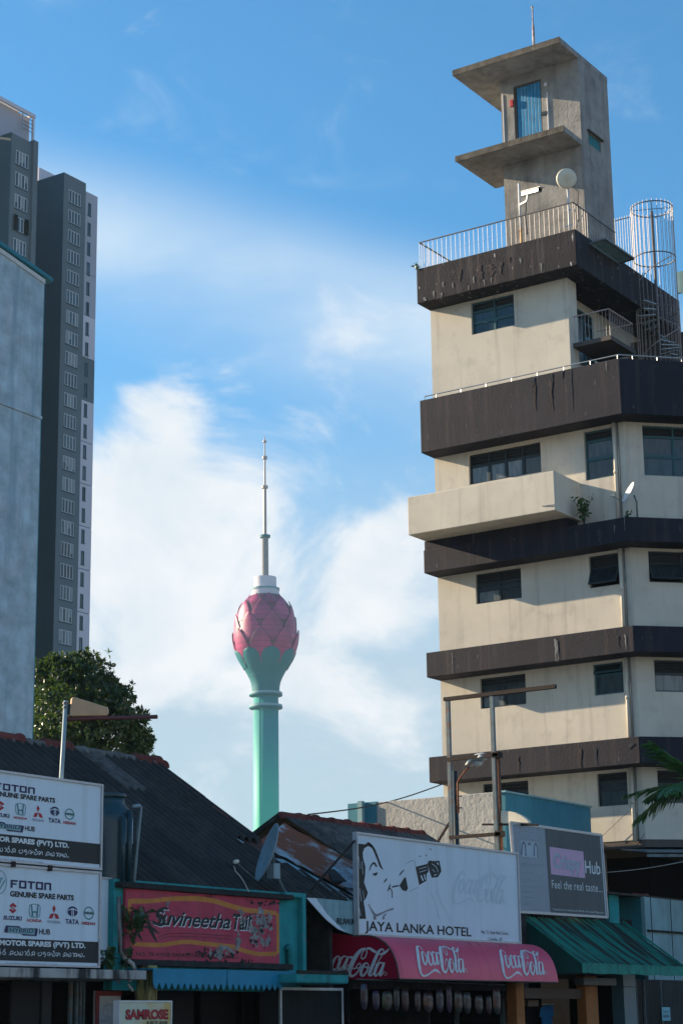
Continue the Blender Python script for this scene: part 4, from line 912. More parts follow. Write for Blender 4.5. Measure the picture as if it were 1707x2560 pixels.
for mt, nm, zones in (('peeled', 'peeled_patch', ((1165, 380, 95, 150, 60), (1190, 290, 60, 60, 18), (990, 470, 50, 80, 12), (860, 560, 110, 45, 22), (445, 195, 20, 30, 3), (1000, 290, 40, 60, 8))),
                      ('mould', 'mould_patch', ((1160, 400, 100, 160, 34), (800, 575, 200, 40, 36), (1180, 180, 120, 25, 14), (170, 480, 40, 60, 8), (700, 635, 420, 8, 22), (760, 128, 30, 8, 3), (600, 590, 90, 20, 8)))):
    for zx, zy, sx_, sy_, n in zones:
        for k in range(n):
            q = rng.uniform(0, 6.283); rr_ = rng.random()**.6; s_ = rng.uniform(5, 24) if nm == 'peeled_patch' else rng.uniform(4, 15)
            m = MB(); flat(m, blob(zx+sx_*rr_*math.cos(q), zy+sy_*rr_*math.sin(q), s_*rng.uniform(.6, 1.2), s_*rng.uniform(.7, 1.7)), pr.mp(rng.uniform(.0095, .0125))); m.build(nm, M[mt], bd)

# ------------------------------------------------------------------ spare parts signs
def glyphs(mb, mp, x0, x1, y0, y1):
    """the rounded Sinhala line, drawn as pen strokes: letters of loops, bowls and tails"""
    A = {'sa': [[(0, .2), (.1, .0), (.3, .0), (.35, .3), (.2, .5), (.45, .75), (.8, .7), (.9, .35), (.8, 0)], [(.35, .3), (.55, .15), (.75, .35)]],
         'pa': [[(.15, .6), (.05, .3), (.25, 0), (.6, 0), (.9, .25), (.85, .65), (.65, .75)], [(.15, .6), (.4, .5)]],
         'ya': [[(0, .6), (.05, .1), (.25, 0), (.35, .3), (.4, .7)], [(.35, .3), (.5, 0), (.8, .05), (.9, .5), (.7, .75)]],
         'ra': [[(.7, .75), (.3, .7), (.1, .35), (.3, 0), (.7, .05), (.8, .4), (.5, .5)]], 'aa': [[(.2, .75), (.5, .7), (.55, .3), (.4, 0)]],
         'da': [[(.7, .7), (.3, .75), (.1, .45), (.4, .35), (.6, .45), (.8, .2), (.6, -.1), (.4, -.3)]],
         'ga': [[(.1, 0), (.05, .5), (.3, .75), (.6, .6), (.65, .2), (.5, 0), (.4, .2), (.7, .4), (.95, .3), (.95, .75)]],
         'la': [[(.5, .45), (.25, .4), (.15, .15), (.4, -.05), (.8, .1), (.9, .5), (.6, .8), (.3, 1.0), (.7, 1.1)]],
         'ka': [[(0, .5), (.2, .75), (.4, .4), (.2, 0), (.05, .2), (.5, .25), (.6, .7), (.85, .6), (.9, 0)]],
         'ma': [[(.1, .6), (.05, .2), (.3, 0), (.45, .25), (.3, .5), (.1, .3)], [(.45, .25), (.6, 0), (.9, .2), (.8, .7), (.55, .75)]]}
    seq = ['ra', 'ra', None, 'sa', 'pa', 'ya', 'aa', 'ra', 'sa', None, 'pa', 'da', 'ga', 'la', 'ka', None, 'sa', 'ma', 'aa', 'ga', 'ma']
    wd = [.45 if s is None else (.55 if s == 'aa' else 1) for s in seq]; tot = sum(wd); x = x0; k = (x1-x0)/tot
    for s, w in zip(seq, wd):
        if s:
            for st_ in A[s]: stroke(mb, [(x+p*k*.92, y1+(y0-y1)*(.22+q*.7), k*.105) for p, q in st_], mp, 3, (0, -.001, 0), A[s].index(st_))
            if s in ('ra',): stroke(mb, [(x+.3*k, y1+(y0-y1)*.85, k*.09), (x+.6*k, y1+(y0-y1)*1.05, k*.13)], mp, 2)
        x += w*k
    stroke(mb, [(x1+k*.1, y1+(y0-y1)*.3, k*.22), (x1+k*.3, y1+(y0-y1)*.3, k*.22)], mp, 2)
def world_mp(Y, X0, Xs, Z0, Zs): return lambda x, y: Vector((X0+x*Xs, Y, Z0+y*Zs))
def parts_sign(name, label, z0, z1_, xr, pr, items, offx):
    t = thing(name, label, 'sign', (28.5, 26.6, z0))
    m = MB(); m.box(25.9, xr, 26.62, 26.68, z0, z1_); m.build('panel', M['white_sign'], t)
    m = MB(); m.box(25.9, xr, 26.58, 26.7, z1_-.045, z1_); m.box(25.9, xr, 26.58, 26.7, z0, z0+.04); m.box(xr-.045, xr, 26.582, 26.698, z0+.04, z1_-.045); m.build('frame', M['sign_frame'], t)
    return t
FY = 26.616
prA = Print(FY, 0, 1920, .2041); prB = Print(FY, 0, 2160, .2041)
xr = 31.02
def fill_sign(t, pr, L):
    def tx(txt, key, mat, nm='lettering', d=.004, **kw):
        m = MB(); x0, x1, yt, yb = L[key]; pr.T(m, txt, x0, x1, yt, yb, d, **kw); return m.build(nm, M[mat], t)
    # heavy squared maker's name
    x0, x1, yt, yb = L['foton']; a = pr.at(x0, yt); c = pr.at(x0, yb); b = pr.at(x1, yt+pr.slope(x0, yt)*(x1-x0))
    X = lambda u: a.x+(b.x-a.x)*u; Z = lambda v: c.z+(a.z-c.z)*v; Yp = FY-.004; m = MB()
    def bars(u0, u1, lst):
        for p, q, r_, s in lst: m.poly([(X(u0+(u1-u0)*p), Yp, Z(r_)), (X(u0+(u1-u0)*q), Yp, Z(r_)), (X(u0+(u1-u0)*q), Yp, Z(s)), (X(u0+(u1-u0)*p), Yp, Z(s))])
    bars(0, .17, [(0, .3, 0, 1), (.3, 1, .78, 1), (.3, .85, .4, .6)])
    for u in (.205, .615): bars(u, u+.18, [(0, .25, .0, 1), (.75, 1, 0, 1), (.25, .75, 0, .22), (.25, .75, .78, 1)])
    bars(.41, .59, [(0, 1, .78, 1), (.36, .64, 0, .78)]); bars(.825, 1, [(0, .27, 0, .95), (.73, 1, 0, .9), (.27, .9, .75, .97)])
    m.build('lettering', M['ink_navy'], t)
    tx('GENUINE SPARE PARTS', 'gen', 'ink', bold=.04)
    for k, w, mt in (('suz', 'SUZUKI', 'ink_navy'), ('hon', 'HONDA', 'ink_red'), ('mit', 'MITSUBISHI', 'ink_grey'), ('tat', 'TATA', 'ink_navy'), ('nis', 'NISSAN', 'ink_red')):
        tx(w, k, mt, bold=.0 if k == 'mit' else .03)
    x0, x1, yt, yb = L['band']; za, zb_ = pr.at(max(x0, 0), yt).z, pr.at(max(x0, 0), yb).z; xe = pr.at(x1, yt+pr.slope(x0, yt)*(x1-x0)).x
    m = MB(); m.poly([(25.9, FY-.003, zb_), (xe, FY-.003, zb_), (xe, FY-.003, za), (25.9, FY-.003, za)]); m.build('black_band', M['black_panel'], t)
    tx('MOTOR SPARES (PVT) LTD.', 'mot', 'sign_white', d=.007, bold=.05)
    x0, x1, yt, yb = L['sin']; a = pr.at(x0, yt); c = pr.at(x0, yb); b = pr.at(x1, yt+pr.slope(x0, yt)*(x1-x0))
    m = MB(); glyphs(m, lambda u, v: Vector((u, FY-.007, v)), a.x, b.x, a.z, c.z); m.build('sinhala_lettering', M['sign_white'], t)
    tx('NO. 78, HYDE PARK CORNER, COLOMBO 02. TEL - 0112 694969', 'adr', 'ink_grey')
    # hybrid hub capsule
    x0, x1, yt, yb = L['cap']; sl = pr.slope(x0, yt); f = lambda d: (lambda x, y: pr.at(x, y+sl*(x-x0))+Vector((0, -d, 0)))
    W, H = x1-x0, yb-yt; m = MB(); flat(m, [(x0+W*.05, yt), (x0+W*.45, yt+H*.02), (x0+W*.5, yt+H*.2), (x1-W*.02, yt+H*.16), (x1, yt+H*.3), (x1-W*.04, yb), (x0+W*.55, yb), (x0+W*.5, yb-H*.18), (x0+W*.02, yb-H*.22), (x0, yb-H*.4)], f(.004)); m.build('capsule', M['ink_navy'], t)
    m = MB(); flat(m, [(x0+W*.13, yt+H*.15), (x1-W*.09, yt+H*.25), (x1-W*.1, yb-H*.12), (x0+W*.1, yb-H*.22)], f(.005)); m.build('capsule_face', M['ink_silver'], t)
    tx('HYBRID', 'hyb', 'ink_navy', d=.0065, shear=.15, bold=.01); tx('HUB', 'hub', 'ink', bold=.02)
    # makers' emblems
    def emb(cx, cy, w, h, kind):
        sl = pr.slope(cx, cy); f = lambda d: (lambda x, y: pr.at(cx+x*w/2, cy+y*h/2+sl*x*w/2)+Vector((0, -d, 0)))
        def poly(ps, mt, d=.004, nm='emblem'): m = MB(); flat(m, ps, f(d)); m.build(nm, M[mt], t)
        def ring(rx_, ry_, wd, mt, a0=0, a1=6.284): m = MB(); stroke(m, [(rx_*math.cos(a0+(a1-a0)*k/20), ry_*math.sin(a0+(a1-a0)*k/20), wd) for k in range(21)], f(.004), 1); m.build('emblem', M[mt], t)
        if kind == 'S':
            poly([(0, -1), (1, -.4), (.45, -.1), (-.05, -.4), (-.3, -.25), (.9, .35), (0, 1), (-1, .4), (-.5, .1), (.05, .42), (.3, .27), (-.9, -.35)], 'ink_red')
        elif kind == 'H':
            m = MB(); stroke(m, [(-.9, -.8, .1), (.0, -.98, .1), (.9, -.8, .1), (.98, 0, .1), (.8, .85, .1), (0, .95, .1), (-.8, .85, .1), (-.98, 0, .1), (-.9, -.8, .1)], f(.004), 3)
            stroke(m, [(-.6, -.9, .22), (-.45, .2, .25), (-.4, .85, .3)], f(.005), 3); stroke(m, [(.6, -.9, .22), (.45, .2, .25), (.4, .85, .3)], f(.005), 3); stroke(m, [(-.4, .3, .2), (0, .15, .22), (.4, .3, .2)], f(.006), 3); m.build('emblem', M['ink_teal'], t)
        elif kind == 'M':
            for ps in ([(0, -1), (.32, -.5), (0, .12), (-.32, -.5)], [(0, .2), (-.3, .95), (-1, .95), (-.65, .3)], [(0, .2), (.3, .95), (1, .95), (.65, .3)]): poly(ps, 'ink_red')
        elif kind == 'T':
            poly([(math.cos(k*.2618), math.sin(k*.2618)) for k in range(24)], 'ink_navy')
            m = MB(); stroke(m, [(-1.0, -.1, .12), (-.3, -.42, .2), (0, -.45, .3), (.3, -.42, .2), (1.0, -.1, .12)], f(.006), 3); stroke(m, [(-.14, -.4, .12), (-.16, 1, .16)], f(.006), 2); stroke(m, [(.14, -.4, .12), (.16, 1, .16)], f(.006), 2); m.build('emblem_letter', M['white_sign'], t)
        elif kind == 'N':
            ring(.85, .9, .17, 'ink_teal'); poly([(-1, -.2), (1, -.2), (1, .2), (-1, .2)], 'ink_silver', .005); m = MB(); pr.T(m, 'NISSAN', cx-w*.42, cx+w*.42, cy-h*.09-sl*w*.42, cy+h*.08-sl*w*.42, .007, bold=.02); m.build('emblem_letter', M['ink'], t)
    for k, v in L['emb'].items(): emb(*v, k)
sA = parts_sign('parts_sign', 'upper white motor parts sign with black lower band on the ledge', 4.755, 6.505, xr, prA, None, 0)
fill_sign(sA, prA, dict(foton=(-62, 432, 174, 258), gen=(-90, 680, 272, 335), suz=(-105, 118, 538, 586), hon=(172, 338, 588, 620), mit=(400, 543, 615, 648), tat=(598, 748, 608, 666), nis=(780, 930, 646, 683),
    band=(0, 1250, 806, 1072), mot=(-205, 848, 812, 898), sin=(-300, 825, 925, 1010), adr=(-105, 535, 1095, 1120), cap=(-150, 298, 640, 745), hyb=(-75, 250, 668, 722), hub=(310, 432, 706, 768),
    emb=dict(S=(8, 462, 105, 118), H=(255, 505, 122, 145), M=(470, 532, 118, 150), T=(675, 530, 112, 115), N=(855, 565, 122, 140))))
sB = parts_sign('parts_sign', 'lower white motor parts sign resting on the stained concrete ledge', 2.815, 4.725, xr-.01, prB, None, 0)
fill_sign(sB, prB, dict(foton=(135, 632, 192, 290), gen=(128, 908, 328, 398), suz=(48, 270, 630, 682), hon=(333, 515, 668, 706), mit=(585, 740, 690, 724), tat=(805, 970, 672, 732), nis=(1005, 1168, 704, 742),
    band=(0, 1228, 906, 1180), mot=(-5, 1050, 926, 1014), sin=(-30, 1020, 1040, 1125), adr=(70, 715, 1206, 1232), cap=(55, 468, 750, 865), hyb=(118, 412, 782, 832), hub=(482, 618, 792, 862),
    emb=dict(S=(162, 540, 98, 135), H=(428, 572, 135, 165), M=(665, 588, 130, 170), T=(892, 580, 125, 125), N=(1090, 602, 130, 165))))
m = MB(); f = lambda x, y: prB.at(-10+x*95, 222+y*145)+Vector((0, -.004, 0)); stroke(m, [(math.cos(k*.314), math.sin(k*.314), .06) for k in range(21)], f, 1); m.build('emblem', M['ink_teal'], sB)
m = MB(); flat(m, [(-.9, .9), (.2, -.4), (.6, -.4), (-.3, .7)], f); flat(m, [(-.2, .85), (.55, -.05), (.85, -.3), (.8, -.05), (.0, .85)], f); m.build('emblem', M['ink_silver'], sB)
for px, py in ((30, 1165), (122, 1212)):
    p = prA.at(px*4.9, py); m = MB(); m.box(p.x-.05, p.x+.05, 26.55, 26.6, p.z-.08, p.z+.03); m.build('fixing_bolt', M['rust_dark'], sB)
# narrow white board behind, and the parts' ledge weeds
a = oY(27.2, 256, 2195); b = oY(27.2, 296, 2199); c = oY(27.2, 291, 2410)
m = MB(); m.box(a.x-.4, b.x, 27.2, 27.25, c.z, a.z); o = m.build('side_board', M['white_sign']); tag(o, 'narrow plain white board behind the motor parts signs', 'board')
m = MB(); m.box(b.x-.03, b.x+.01, 27.17, 27.27, c.z, a.z+.02); m.box(a.x-.4, b.x-.03, 27.17, 27.27, a.z-.02, a.z+.02); m.build('frame', M['sign_frame'], o)

# ------------------------------------------------------------------ hotel billboard
hb = thing('hotel_billboard', 'wide white hotel billboard with a faded picture of a woman drinking', 'billboard', (45.1, 27, 3.77))
m = MB(); m.box(41.02, 49.2, 26.95, 27.02, 3.79, 6.25); m.build('panel', M['white_sign'], hb)
m = MB(); m.box(40.98, 49.24, 26.9, 27.04, 6.22, 6.27); m.box(40.98, 49.24, 26.9, 27.04, 3.76, 3.81); m.box(40.98, 41.03, 26.902, 27.038, 3.81, 6.22); m.box(49.19, 49.24, 26.902, 27.038, 3.81, 6.22); m.build('frame', M['sign_frame'], hb)
pr = Print(26.948, 880, 2060, .2679)
m = MB(); pr.T(m, 'JAYA LANKA HOTEL', 118, 1108, 902, 1022, bold=.018); m.build('lettering', M['ink'], hb)
m = MB(); pr.T(m, 'No: 72, Hyde Park Corner,', 1205, 1458, 990, 1032); m.build('address', M['ink'], hb); m = MB(); pr.T(m, 'Colombo - 02.', 1262, 1402, 1055, 1088); m.build('address', M['ink'], hb)
f = pr.mp(.003)
def shp(lst, mt, nm='faded_picture', d=.003):
    for ps in lst: m = MB(); flat(m, ps, pr.mp(d)); m.build(nm, M[mt], hb)
def strk(lst, mt, nm='faded_picture', d=.003, sub=6):
    for ps in lst: m = MB(); stroke(m, ps, pr.mp(d), sub); m.build(nm, M[mt], hb)
shp([[(50, 182), (120, 190), (150, 168), (192, 200), (178, 220), (150, 205), (112, 228), (98, 270), (46, 330)], [(46, 330), (98, 270), (104, 330), (124, 400), (120, 480), (44, 560)], [(44, 560), (120, 480), (110, 545), (146, 640), (130, 690), (42, 720)], [(42, 720), (130, 690), (106, 720), (118, 790), (130, 885), (40, 885)]], 'ink')
strk([[(150, 180, 24), (190, 215, 22), (220, 275, 20), (245, 340, 18), (265, 395, 18), (290, 425, 4)], [(160, 435, 6), (178, 385, 12), (205, 365, 18), (228, 400, 14)],
      [(192, 466, 10), (215, 470, 26), (235, 452, 8)], [(294, 546, 6), (312, 525, 14), (322, 506, 6)], [(330, 630, 5), (345, 595, 14), (355, 560, 6)], [(350, 600, 10), (370, 625, 8), (372, 690, 8)],
      [(372, 590, 12), (400, 580, 14), (436, 576, 10)], [(440, 480, 8), (462, 450, 12), (485, 425, 5)]], 'ink')
shp([[(440, 575), (488, 495), (500, 500), (520, 600), (505, 628), (470, 620)]], 'ink'); shp([[(590, 400), (700, 372), (712, 440), (692, 470), (690, 530), (625, 570)], [(700, 372), (715, 340), (760, 346), (812, 342), (832, 440), (800, 495), (742, 502), (722, 445)]], 'ink')
strk([[(620, 420, 3), (690, 400, 4)], [(640, 480, 12), (660, 530, 12)], [(625, 450, 4), (690, 430, 4)], [(670, 470, 10), (680, 520, 8)], [(740, 370, 4), (780, 400, 5), (800, 450, 4)], [(760, 480, 8), (790, 470, 5)], [(790, 360, 10), (805, 380, 8)], [(745, 420, 4), (770, 450, 5)], [(60, 300, 3), (75, 420, 3)], [(90, 350, 4), (100, 470, 3)], [(70, 600, 3), (85, 720, 4)], [(100, 620, 3), (110, 700, 3)], [(60, 760, 3), (80, 860, 4)]], 'white_sign', 'picture_highlight', .005, 4)
strk([[(150, 745, 8), (180, 800, 14), (215, 850, 26), (260, 840, 20), (320, 812, 14), (385, 790, 20)], [(320, 835, 10), (295, 860, 16), (290, 890, 22)], [(205, 860, 20), (215, 892, 30)], [(500, 370, 4), (570, 340, 5), (590, 390, 3)], [(530, 630, 5), (620, 590, 4)]]+[[(x-8, y, 12), (x+8, y+2, 14)] for x, y in ((728, 235), (690, 292), (630, 300))], 'ink_grey', sub=4)
m = MB(); stroke(m, [(780, 560, 4), (800, 650, 6), (840, 760, 6), (880, 820, 6), (920, 920, 4)], f); stroke(m, [(730, 620, 4), (780, 760, 6), (820, 900, 8)], f)
sl = pr.slope(935, 600); logo(m, lambda x, y: pr.at(935+(x-215)*.595, 432+(y-335)*.86+sl*(x-215)*.595)+Vector((0, -.0035, 0)), (0, -.0003, 0)); m.build('faint_script', M['ink_faint'], hb)
for k in range(4):
    m = MB(); x = 42+k*2.2; m.bar((x, 27.05, 3.9), (x, 27.3, 3.9), .06); m.bar((x, 27.05, 3.4), (x, 27.05, 6.2), .06); m.build('back_post', M['steel_blue'], hb)

# ------------------------------------------------------------------ red soft drink awning
aw = thing('drinks_awning', 'rounded faded red soft drink awning below the hotel billboard', 'awning', (45, 26.3, 2.69))
prof = [(27.04, 3.745), (26.75, 3.745), (26.5, 3.72), (26.3, 3.65), (26.1, 3.52), (25.95, 3.35), (25.85, 3.15), (25.785, 2.92), (25.75, 2.70)]
XA, XB_ = 40.99, 49.12
def smooth_prof(pr_, sub=4):
    out = []
    for i in range(len(pr_)-1):
        a, b, c, d = [Vector((*pr_[j], 0)) for j in (max(i-1, 0), i, i+1, min(i+2, len(pr_)-1))]
        for k in range(sub):
            t = k/sub; v = .5*((2*b)+(c-a)*t+(2*a-5*b+4*c-d)*t*t+(3*b-a-3*c+d)*t**3); out.append((v.x, v.y))
    return out+[pr_[-1]]
sp = smooth_prof(prof); m = MB(); nx = 18
for i in range(nx+1):
    x = XA+(XB_-XA)*i/nx
    for y, z in sp: m.v.append(Vector((x, y-.006*math.sin(i*2.1)*(1 if z < 3.6 else 0), z)))
n = len(sp); m.f = [(i*n+k, i*n+k+1, (i+1)*n+k+1, (i+1)*n+k) for i in range(nx) for k in range(n-1)]
o = m.build('cover', M['coke_pink'], aw, True)
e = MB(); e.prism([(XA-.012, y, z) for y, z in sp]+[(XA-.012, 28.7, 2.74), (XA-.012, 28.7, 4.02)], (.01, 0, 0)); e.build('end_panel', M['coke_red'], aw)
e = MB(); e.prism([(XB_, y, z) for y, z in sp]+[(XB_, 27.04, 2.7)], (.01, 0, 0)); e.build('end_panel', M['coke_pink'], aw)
e = MB(); e.tube([(XA-.02, y, z) for y, z in sp], .02, 5); e.tube([(XA, 25.75, 2.69), (XB_, 25.75, 2.69)], .018, 5); e.build('hem_piping', M['brown_soffit'], aw)
cum = [0]
for i in range(1, n): cum.append(cum[-1]+math.hypot(sp[i][0]-sp[i-1][0], sp[i][1]-sp[i-1][1]))
def arc(s):
    s = max(0, min(cum[-1]-1e-6, s)); i = max(k for k in range(n-1) if cum[k] <= s); t = (s-cum[i])/(cum[i+1]-cum[i])
    y = sp[i][0]+(sp[i+1][0]-sp[i][0])*t; z = sp[i][1]+(sp[i+1][1]-sp[i][1])*t
    dy, dz = sp[i+1][0]-sp[i][0], sp[i+1][1]-sp[i][1]; l = math.hypot(dy, dz); return y+dz/l*.009, z-dy/l*.009
for pa_, pb_ in ((1041, 1164), (1250, 1362)):
    xa_, xb_ = oY(25.85, pa_, 2400).x, oY(25.85, pb_, 2405).x; m = MB()
    def mpf(x, y, xa_=xa_, xb_=xb_):
        yy, zz_ = arc(cum[-1]-.06-(700-y)/375*.86); return Vector((xa_+(x-215)/860*(xb_-xa_), yy, zz_))
    logo(m, mpf); m.build('script_lettering', M['white_vinyl'], aw)
m = MB(); logo(m, lambda x, y: oX(XA-.018, 740+x*.2168, 2300+y*.2168), (-.0006, 0, 0)); m.build('script_lettering', M['white_vinyl'], aw)
M['seam'] = plain('pale_glossy_pink', (.50, .2, .25), .25, spec=.6)  # paler glossy pink for short strips on the cover
for px in (1205, 1228, 1283, 1297):
    x = oY(25.9, px, 2380).x; m = MB()
    for s0, s1, mt in ((.25, .5, 0), (.52, .68, 1), (.7, .85, 0)):
        q = [arc(s0+(s1-s0)*k/5) for k in range(6)]; m2 = MB()
        for yy, zz_ in q: m2.v += [Vector((x-.035, yy+.006, zz_-.002)), Vector((x+.035, yy+.006, zz_-.002))]
        m2.f = [(2*k, 2*k+1, 2*k+3, 2*k+2) for k in range(5)]; m2.build('cover_strip', M['seam'] if mt else M['coke_red'], aw)

M['dim_print'] = plain('dim_sachet_print', (.06, .065, .07), .6)  # pale print darkened to stand for the doorway shade
# snack sachets hanging in the dark doorway
SC = [((.10, .02, .02), (.05, .09, .16)), ((.05, .02, .08), (.12, .03, .1)), ((.13, .02, .02), (.03, .1, .05)), ((.03, .03, .035), (.08, .08, .09)), ((.11, .015, .025), (.02, .07, .06)), ((.09, .01, .02), (.12, .1, .1)), ((.2, .04, .02), (.02, .08, .1))]
LAB = ['blue tipped', 'violet', 'red and green', 'black', 'dark crimson', 'maroon', 'orange red']
sx_ = [607, 665, 720, 765, 808, 868, 920, 977, 1022, 1068, 1110, 1168, 1215, 1255]
ordn = ['first', 'second', 'third', 'fourth', 'fifth', 'sixth', 'seventh', 'eighth', 'ninth', 'tenth', 'eleventh', 'twelfth', 'thirteenth', 'last']
ki = [0, 1, 2, 3, 4, 5, 6, 0, 1, 2, 3, 4, 5, 6]
for k, zx in enumerate(sx_):
    px = 600+zx*.5102; a = oY(26.25, px, 2462+k*1.0); b = oY(26.25, px, 2524+k*1.0); h = (a.z-b.z)*random.uniform(.72, 1.08); w = random.choice((.13, .16, .18, .2)) if k not in (6, 2) else .23
    t = thing('snack_sachet', '%s snack strip, %s from the left, hanging under the red awning' % (LAB[ki[k]], ordn[k]), 'snack packet', (a.x, 26.25, b.z), 'snack strips hanging in the doorway')
    c1, c2 = SC[ki[k]]; c1 = tuple(x*.35 for x in c1); c2 = tuple(x*.5 for x in c2); m1 = surf('sachet_print', c1, .35, .6, 9, blot=.8, blotcol=c2, bscale=6, bthr=(.5, .55), bump=.1, spec=.5, rnd=.1)  # print colours scaled down to stand for the deep shade
    m = MB(); prf = [(1, .5), (.97, .8), (.7, 1), (.35, 1), (.12, .75), (0, .3)]; nn = 7
    for v, ww in prf:
        for q in range(nn):
            u = -1+2*q/(nn-1); m.v.append(Vector((a.x+u*ww*w, 26.25-.05*(1-u*u)*(1 if .05 < v < .99 else .3), b.z+h*v)))
    m.f = [(i*nn+q, (i+1)*nn+q, (i+1)*nn+q+1, i*nn+q+1) for i in range(len(prf)-1) for q in range(nn-1)]; bo = m.build('sachet', m1, t, True)
    m = MB(); s = random.Random(k)
    f = lambda x, y: Vector((a.x+x*w, 26.25-.056, b.z+h*y))
    for q in range(3): stroke(m, [(-.5+q*.3, .55+s.uniform(-.06, .06), .05), (-.35+q*.3, .68+s.uniform(-.06, .06), .06), (-.25+q*.3, .5+s.uniform(-.05, .05), .04)], f, 3)
    stroke(m, [(-.25, .22, .05), (.2, .24, .05)], f, 2); m.build('print', M['dim_print'], t)
    m = MB(); m.tube([(a.x, 26.24, a.z-.02), (a.x, 26.3, a.z+.2)], .006, 4); m.build('string', M['cable'], t)
m = MB(); m.tube([oY(26.3, 890, 2448), oY(26.3, 1262, 2462)], .015, 5); tag(m.build('hanging_rail', M['rail_dark']), 'thin rail the snack strips hang from under the red awning', 'rail')

# ------------------------------------------------------------------ green awning shop
hub = thing('snack_shop', 'small shop with brown timber posts under the green awning', 'building', (53.5, 29, 0))
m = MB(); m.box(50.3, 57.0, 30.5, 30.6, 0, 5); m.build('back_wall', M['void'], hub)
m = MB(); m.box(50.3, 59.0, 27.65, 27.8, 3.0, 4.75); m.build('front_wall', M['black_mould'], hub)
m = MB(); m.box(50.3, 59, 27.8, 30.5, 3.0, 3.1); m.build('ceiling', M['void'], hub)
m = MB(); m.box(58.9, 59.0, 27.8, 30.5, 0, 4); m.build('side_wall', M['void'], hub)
for pa_, pb_, Yp in ((1291, 1311, 26.9), (1465, 1495, 26.9)):
    a, b = oY(Yp, pa_, 2520), oY(Yp, pb_, 2520); m = MB(); m.box(a.x, b.x, Yp, Yp+.3, 0, 2.95); m.build('post', M['orange_post'], hub, bevel=.01)
a, b = oY(27.0, 1311, 2470), oY(27.0, 1470, 2475); m = MB(); m.box(a.x, b.x, 27.0, 27.15, oY(27, 1311, 2496).z, a.z); m.build('beam', plain('dark_timber', (.07, .035, .02)), hub)
a, b = oY(27.3, 1314, 2500), oY(27.3, 1345, 2500); m = MB(); m.box(a.x, b.x, 27.3, 27.36, oY(27.3, 1314, 2516).z, a.z); m.build('signboard', plain('timber_board', (.11, .055, .03)), hub)
a, b = oY(26.6, 1458, 2444), oY(26.6, 1539, 2444); m = MB(); m.box(a.x, b.x, 26.6, 26.9, oY(26.6, 1458, 2462).z, a.z); m.build('shutter_box', plain('grey_metal', (.10, .10, .095), .5), hub)
a, b = oY(26.7, 1556.5, 2450), oY(26.7, 1587, 2450); m = MB(); m.box(a.x, b.x, 26.7, 27.1, 0, 3.0); m.build('pillar', plain('teal_tile', (.06, .13, .16), .4), hub)
m = MB(); m.box(a.x, b.x, 26.69, 26.7, oY(26.7, 1556, 2468).z, oY(26.7, 1556, 2466).z); m.build('tile_joint', M['ink'], hub)
for pa_, pb_ in ((1590, 1604), (1610, 1648), (1652, 1720)):
    a, b = oY(27.2, pa_, 2500), oY(27.2, pb_, 2500); m = MB(); m.box(a.x, b.x, 27.2, 27.22, 0, 2.9); m.build('glass_door', M['pane_dark'], hub)
    m = MB(); m.box(a.x-.03, a.x, 27.17, 27.25, 0, 2.9); m.build('door_frame', M['steel_blue'], hub)
p0, p1 = oY(27.15, 1653, 2518), oY(27.15, 1673.6, 2519); p3 = oY(27.15, 1653, 2552)
m = MB(); m.box(p0.x, p1.x, 27.15, 27.155, p3.z, p0.z); o = m.build('paper_notice', plain('pale_blue_paper', (.22, .5, .58), .7)); tag(o, 'small pale blue paper notice on the glass shop door', 'notice')
pr = Print(27.148, 1340, 2200, .234); m = MB(); pr.T(m, 'Lunch', 1355, 1406, 1385, 1418); pr.T(m, 'Available', 1350, 1416, 1432, 1470); m.build('lettering', M['ink'], o)
p0, p1 = oY(28.2, 1349, 2512), oY(28.2, 1384, 2512); zf = oY(28.2, 1349, 2560).z
bc = thing('blue_shirt', 'bright blue shirt hanging in the dark doorway between the brown posts', 'shirt', ((p0.x+p1.x)/2, 28.2, zf-.6))
m = MB(); xa_, xb_ = p0.x, p1.x; W = xb_-xa_
for v, l, r_ in ((p0.z, .45, 1.0), (p0.z-.08, .05, 1.0), (p0.z-.34, .0, .98), (p0.z-.36, .16, .8), (p0.z-.6, .18, .8), (zf-.6, .12, .85)):
    for q in range(9): u = l+(r_-l)*q/8; m.v.append(Vector((xa_+u*W, 28.2-.05*math.sin(q*2.2+v*3), v)))
m.f = [(i*9+q, (i+1)*9+q, (i+1)*9+q+1, i*9+q+1) for i in range(5) for q in range(8)]; m.build('cloth', plain('blue_cloth', (.01, .16, .42), .8), bc, True)
m = MB(); m.tube([(xa_+.1*W, 28.2, p0.z+.02), (xb_+.02, 28.2, p0.z+.02)], .012, 6); m.build('tube_light', M['metal_white'], bc)  # plain white bar for the tube light above the cloth, not emissive
# awning
ga = thing('green_awning', 'sloping streaked green awning beside the hotel billboard', 'awning', (53.5, 26.6, 2.94))
xl, xr_ = 50.31, 57.15; bk = (27.6, 4.66); fr = (25.61, 3.22); zb_ = 2.95
n = 26; m = MB()
for i in range(n+1):
    x = xl+(xr_-xl)*i/n
    for k in range(7):
        t = k/6; m.v.append(Vector((x, bk[0]+(fr[0]-bk[0])*t, bk[1]+(fr[1]-bk[1])*t-.04*math.sin(math.pi*t)+.012*math.sin(i*1.57))))
m.f = [(i*7+k, i*7+k+1, (i+1)*7+k+1, (i+1)*7+k) for i in range(n) for k in range(6)]; m.build('cover', M['green_awning'], ga, True)
m = MB(); m.v = []
for i in range(n+1):
    x = xl+(xr_-xl)*i/n; w_ = .012*math.sin(i*1.1)
    m.v += [Vector((x, fr[0]-.004, fr[1]+.01)), Vector((x, fr[0]-.012+w_*.6, zb_+w_)), ]
m.f = [(2*i, 2*i+1, 2*i+3, 2*i+2) for i in range(n)]; m.build('valance', M['green_trim'], ga)
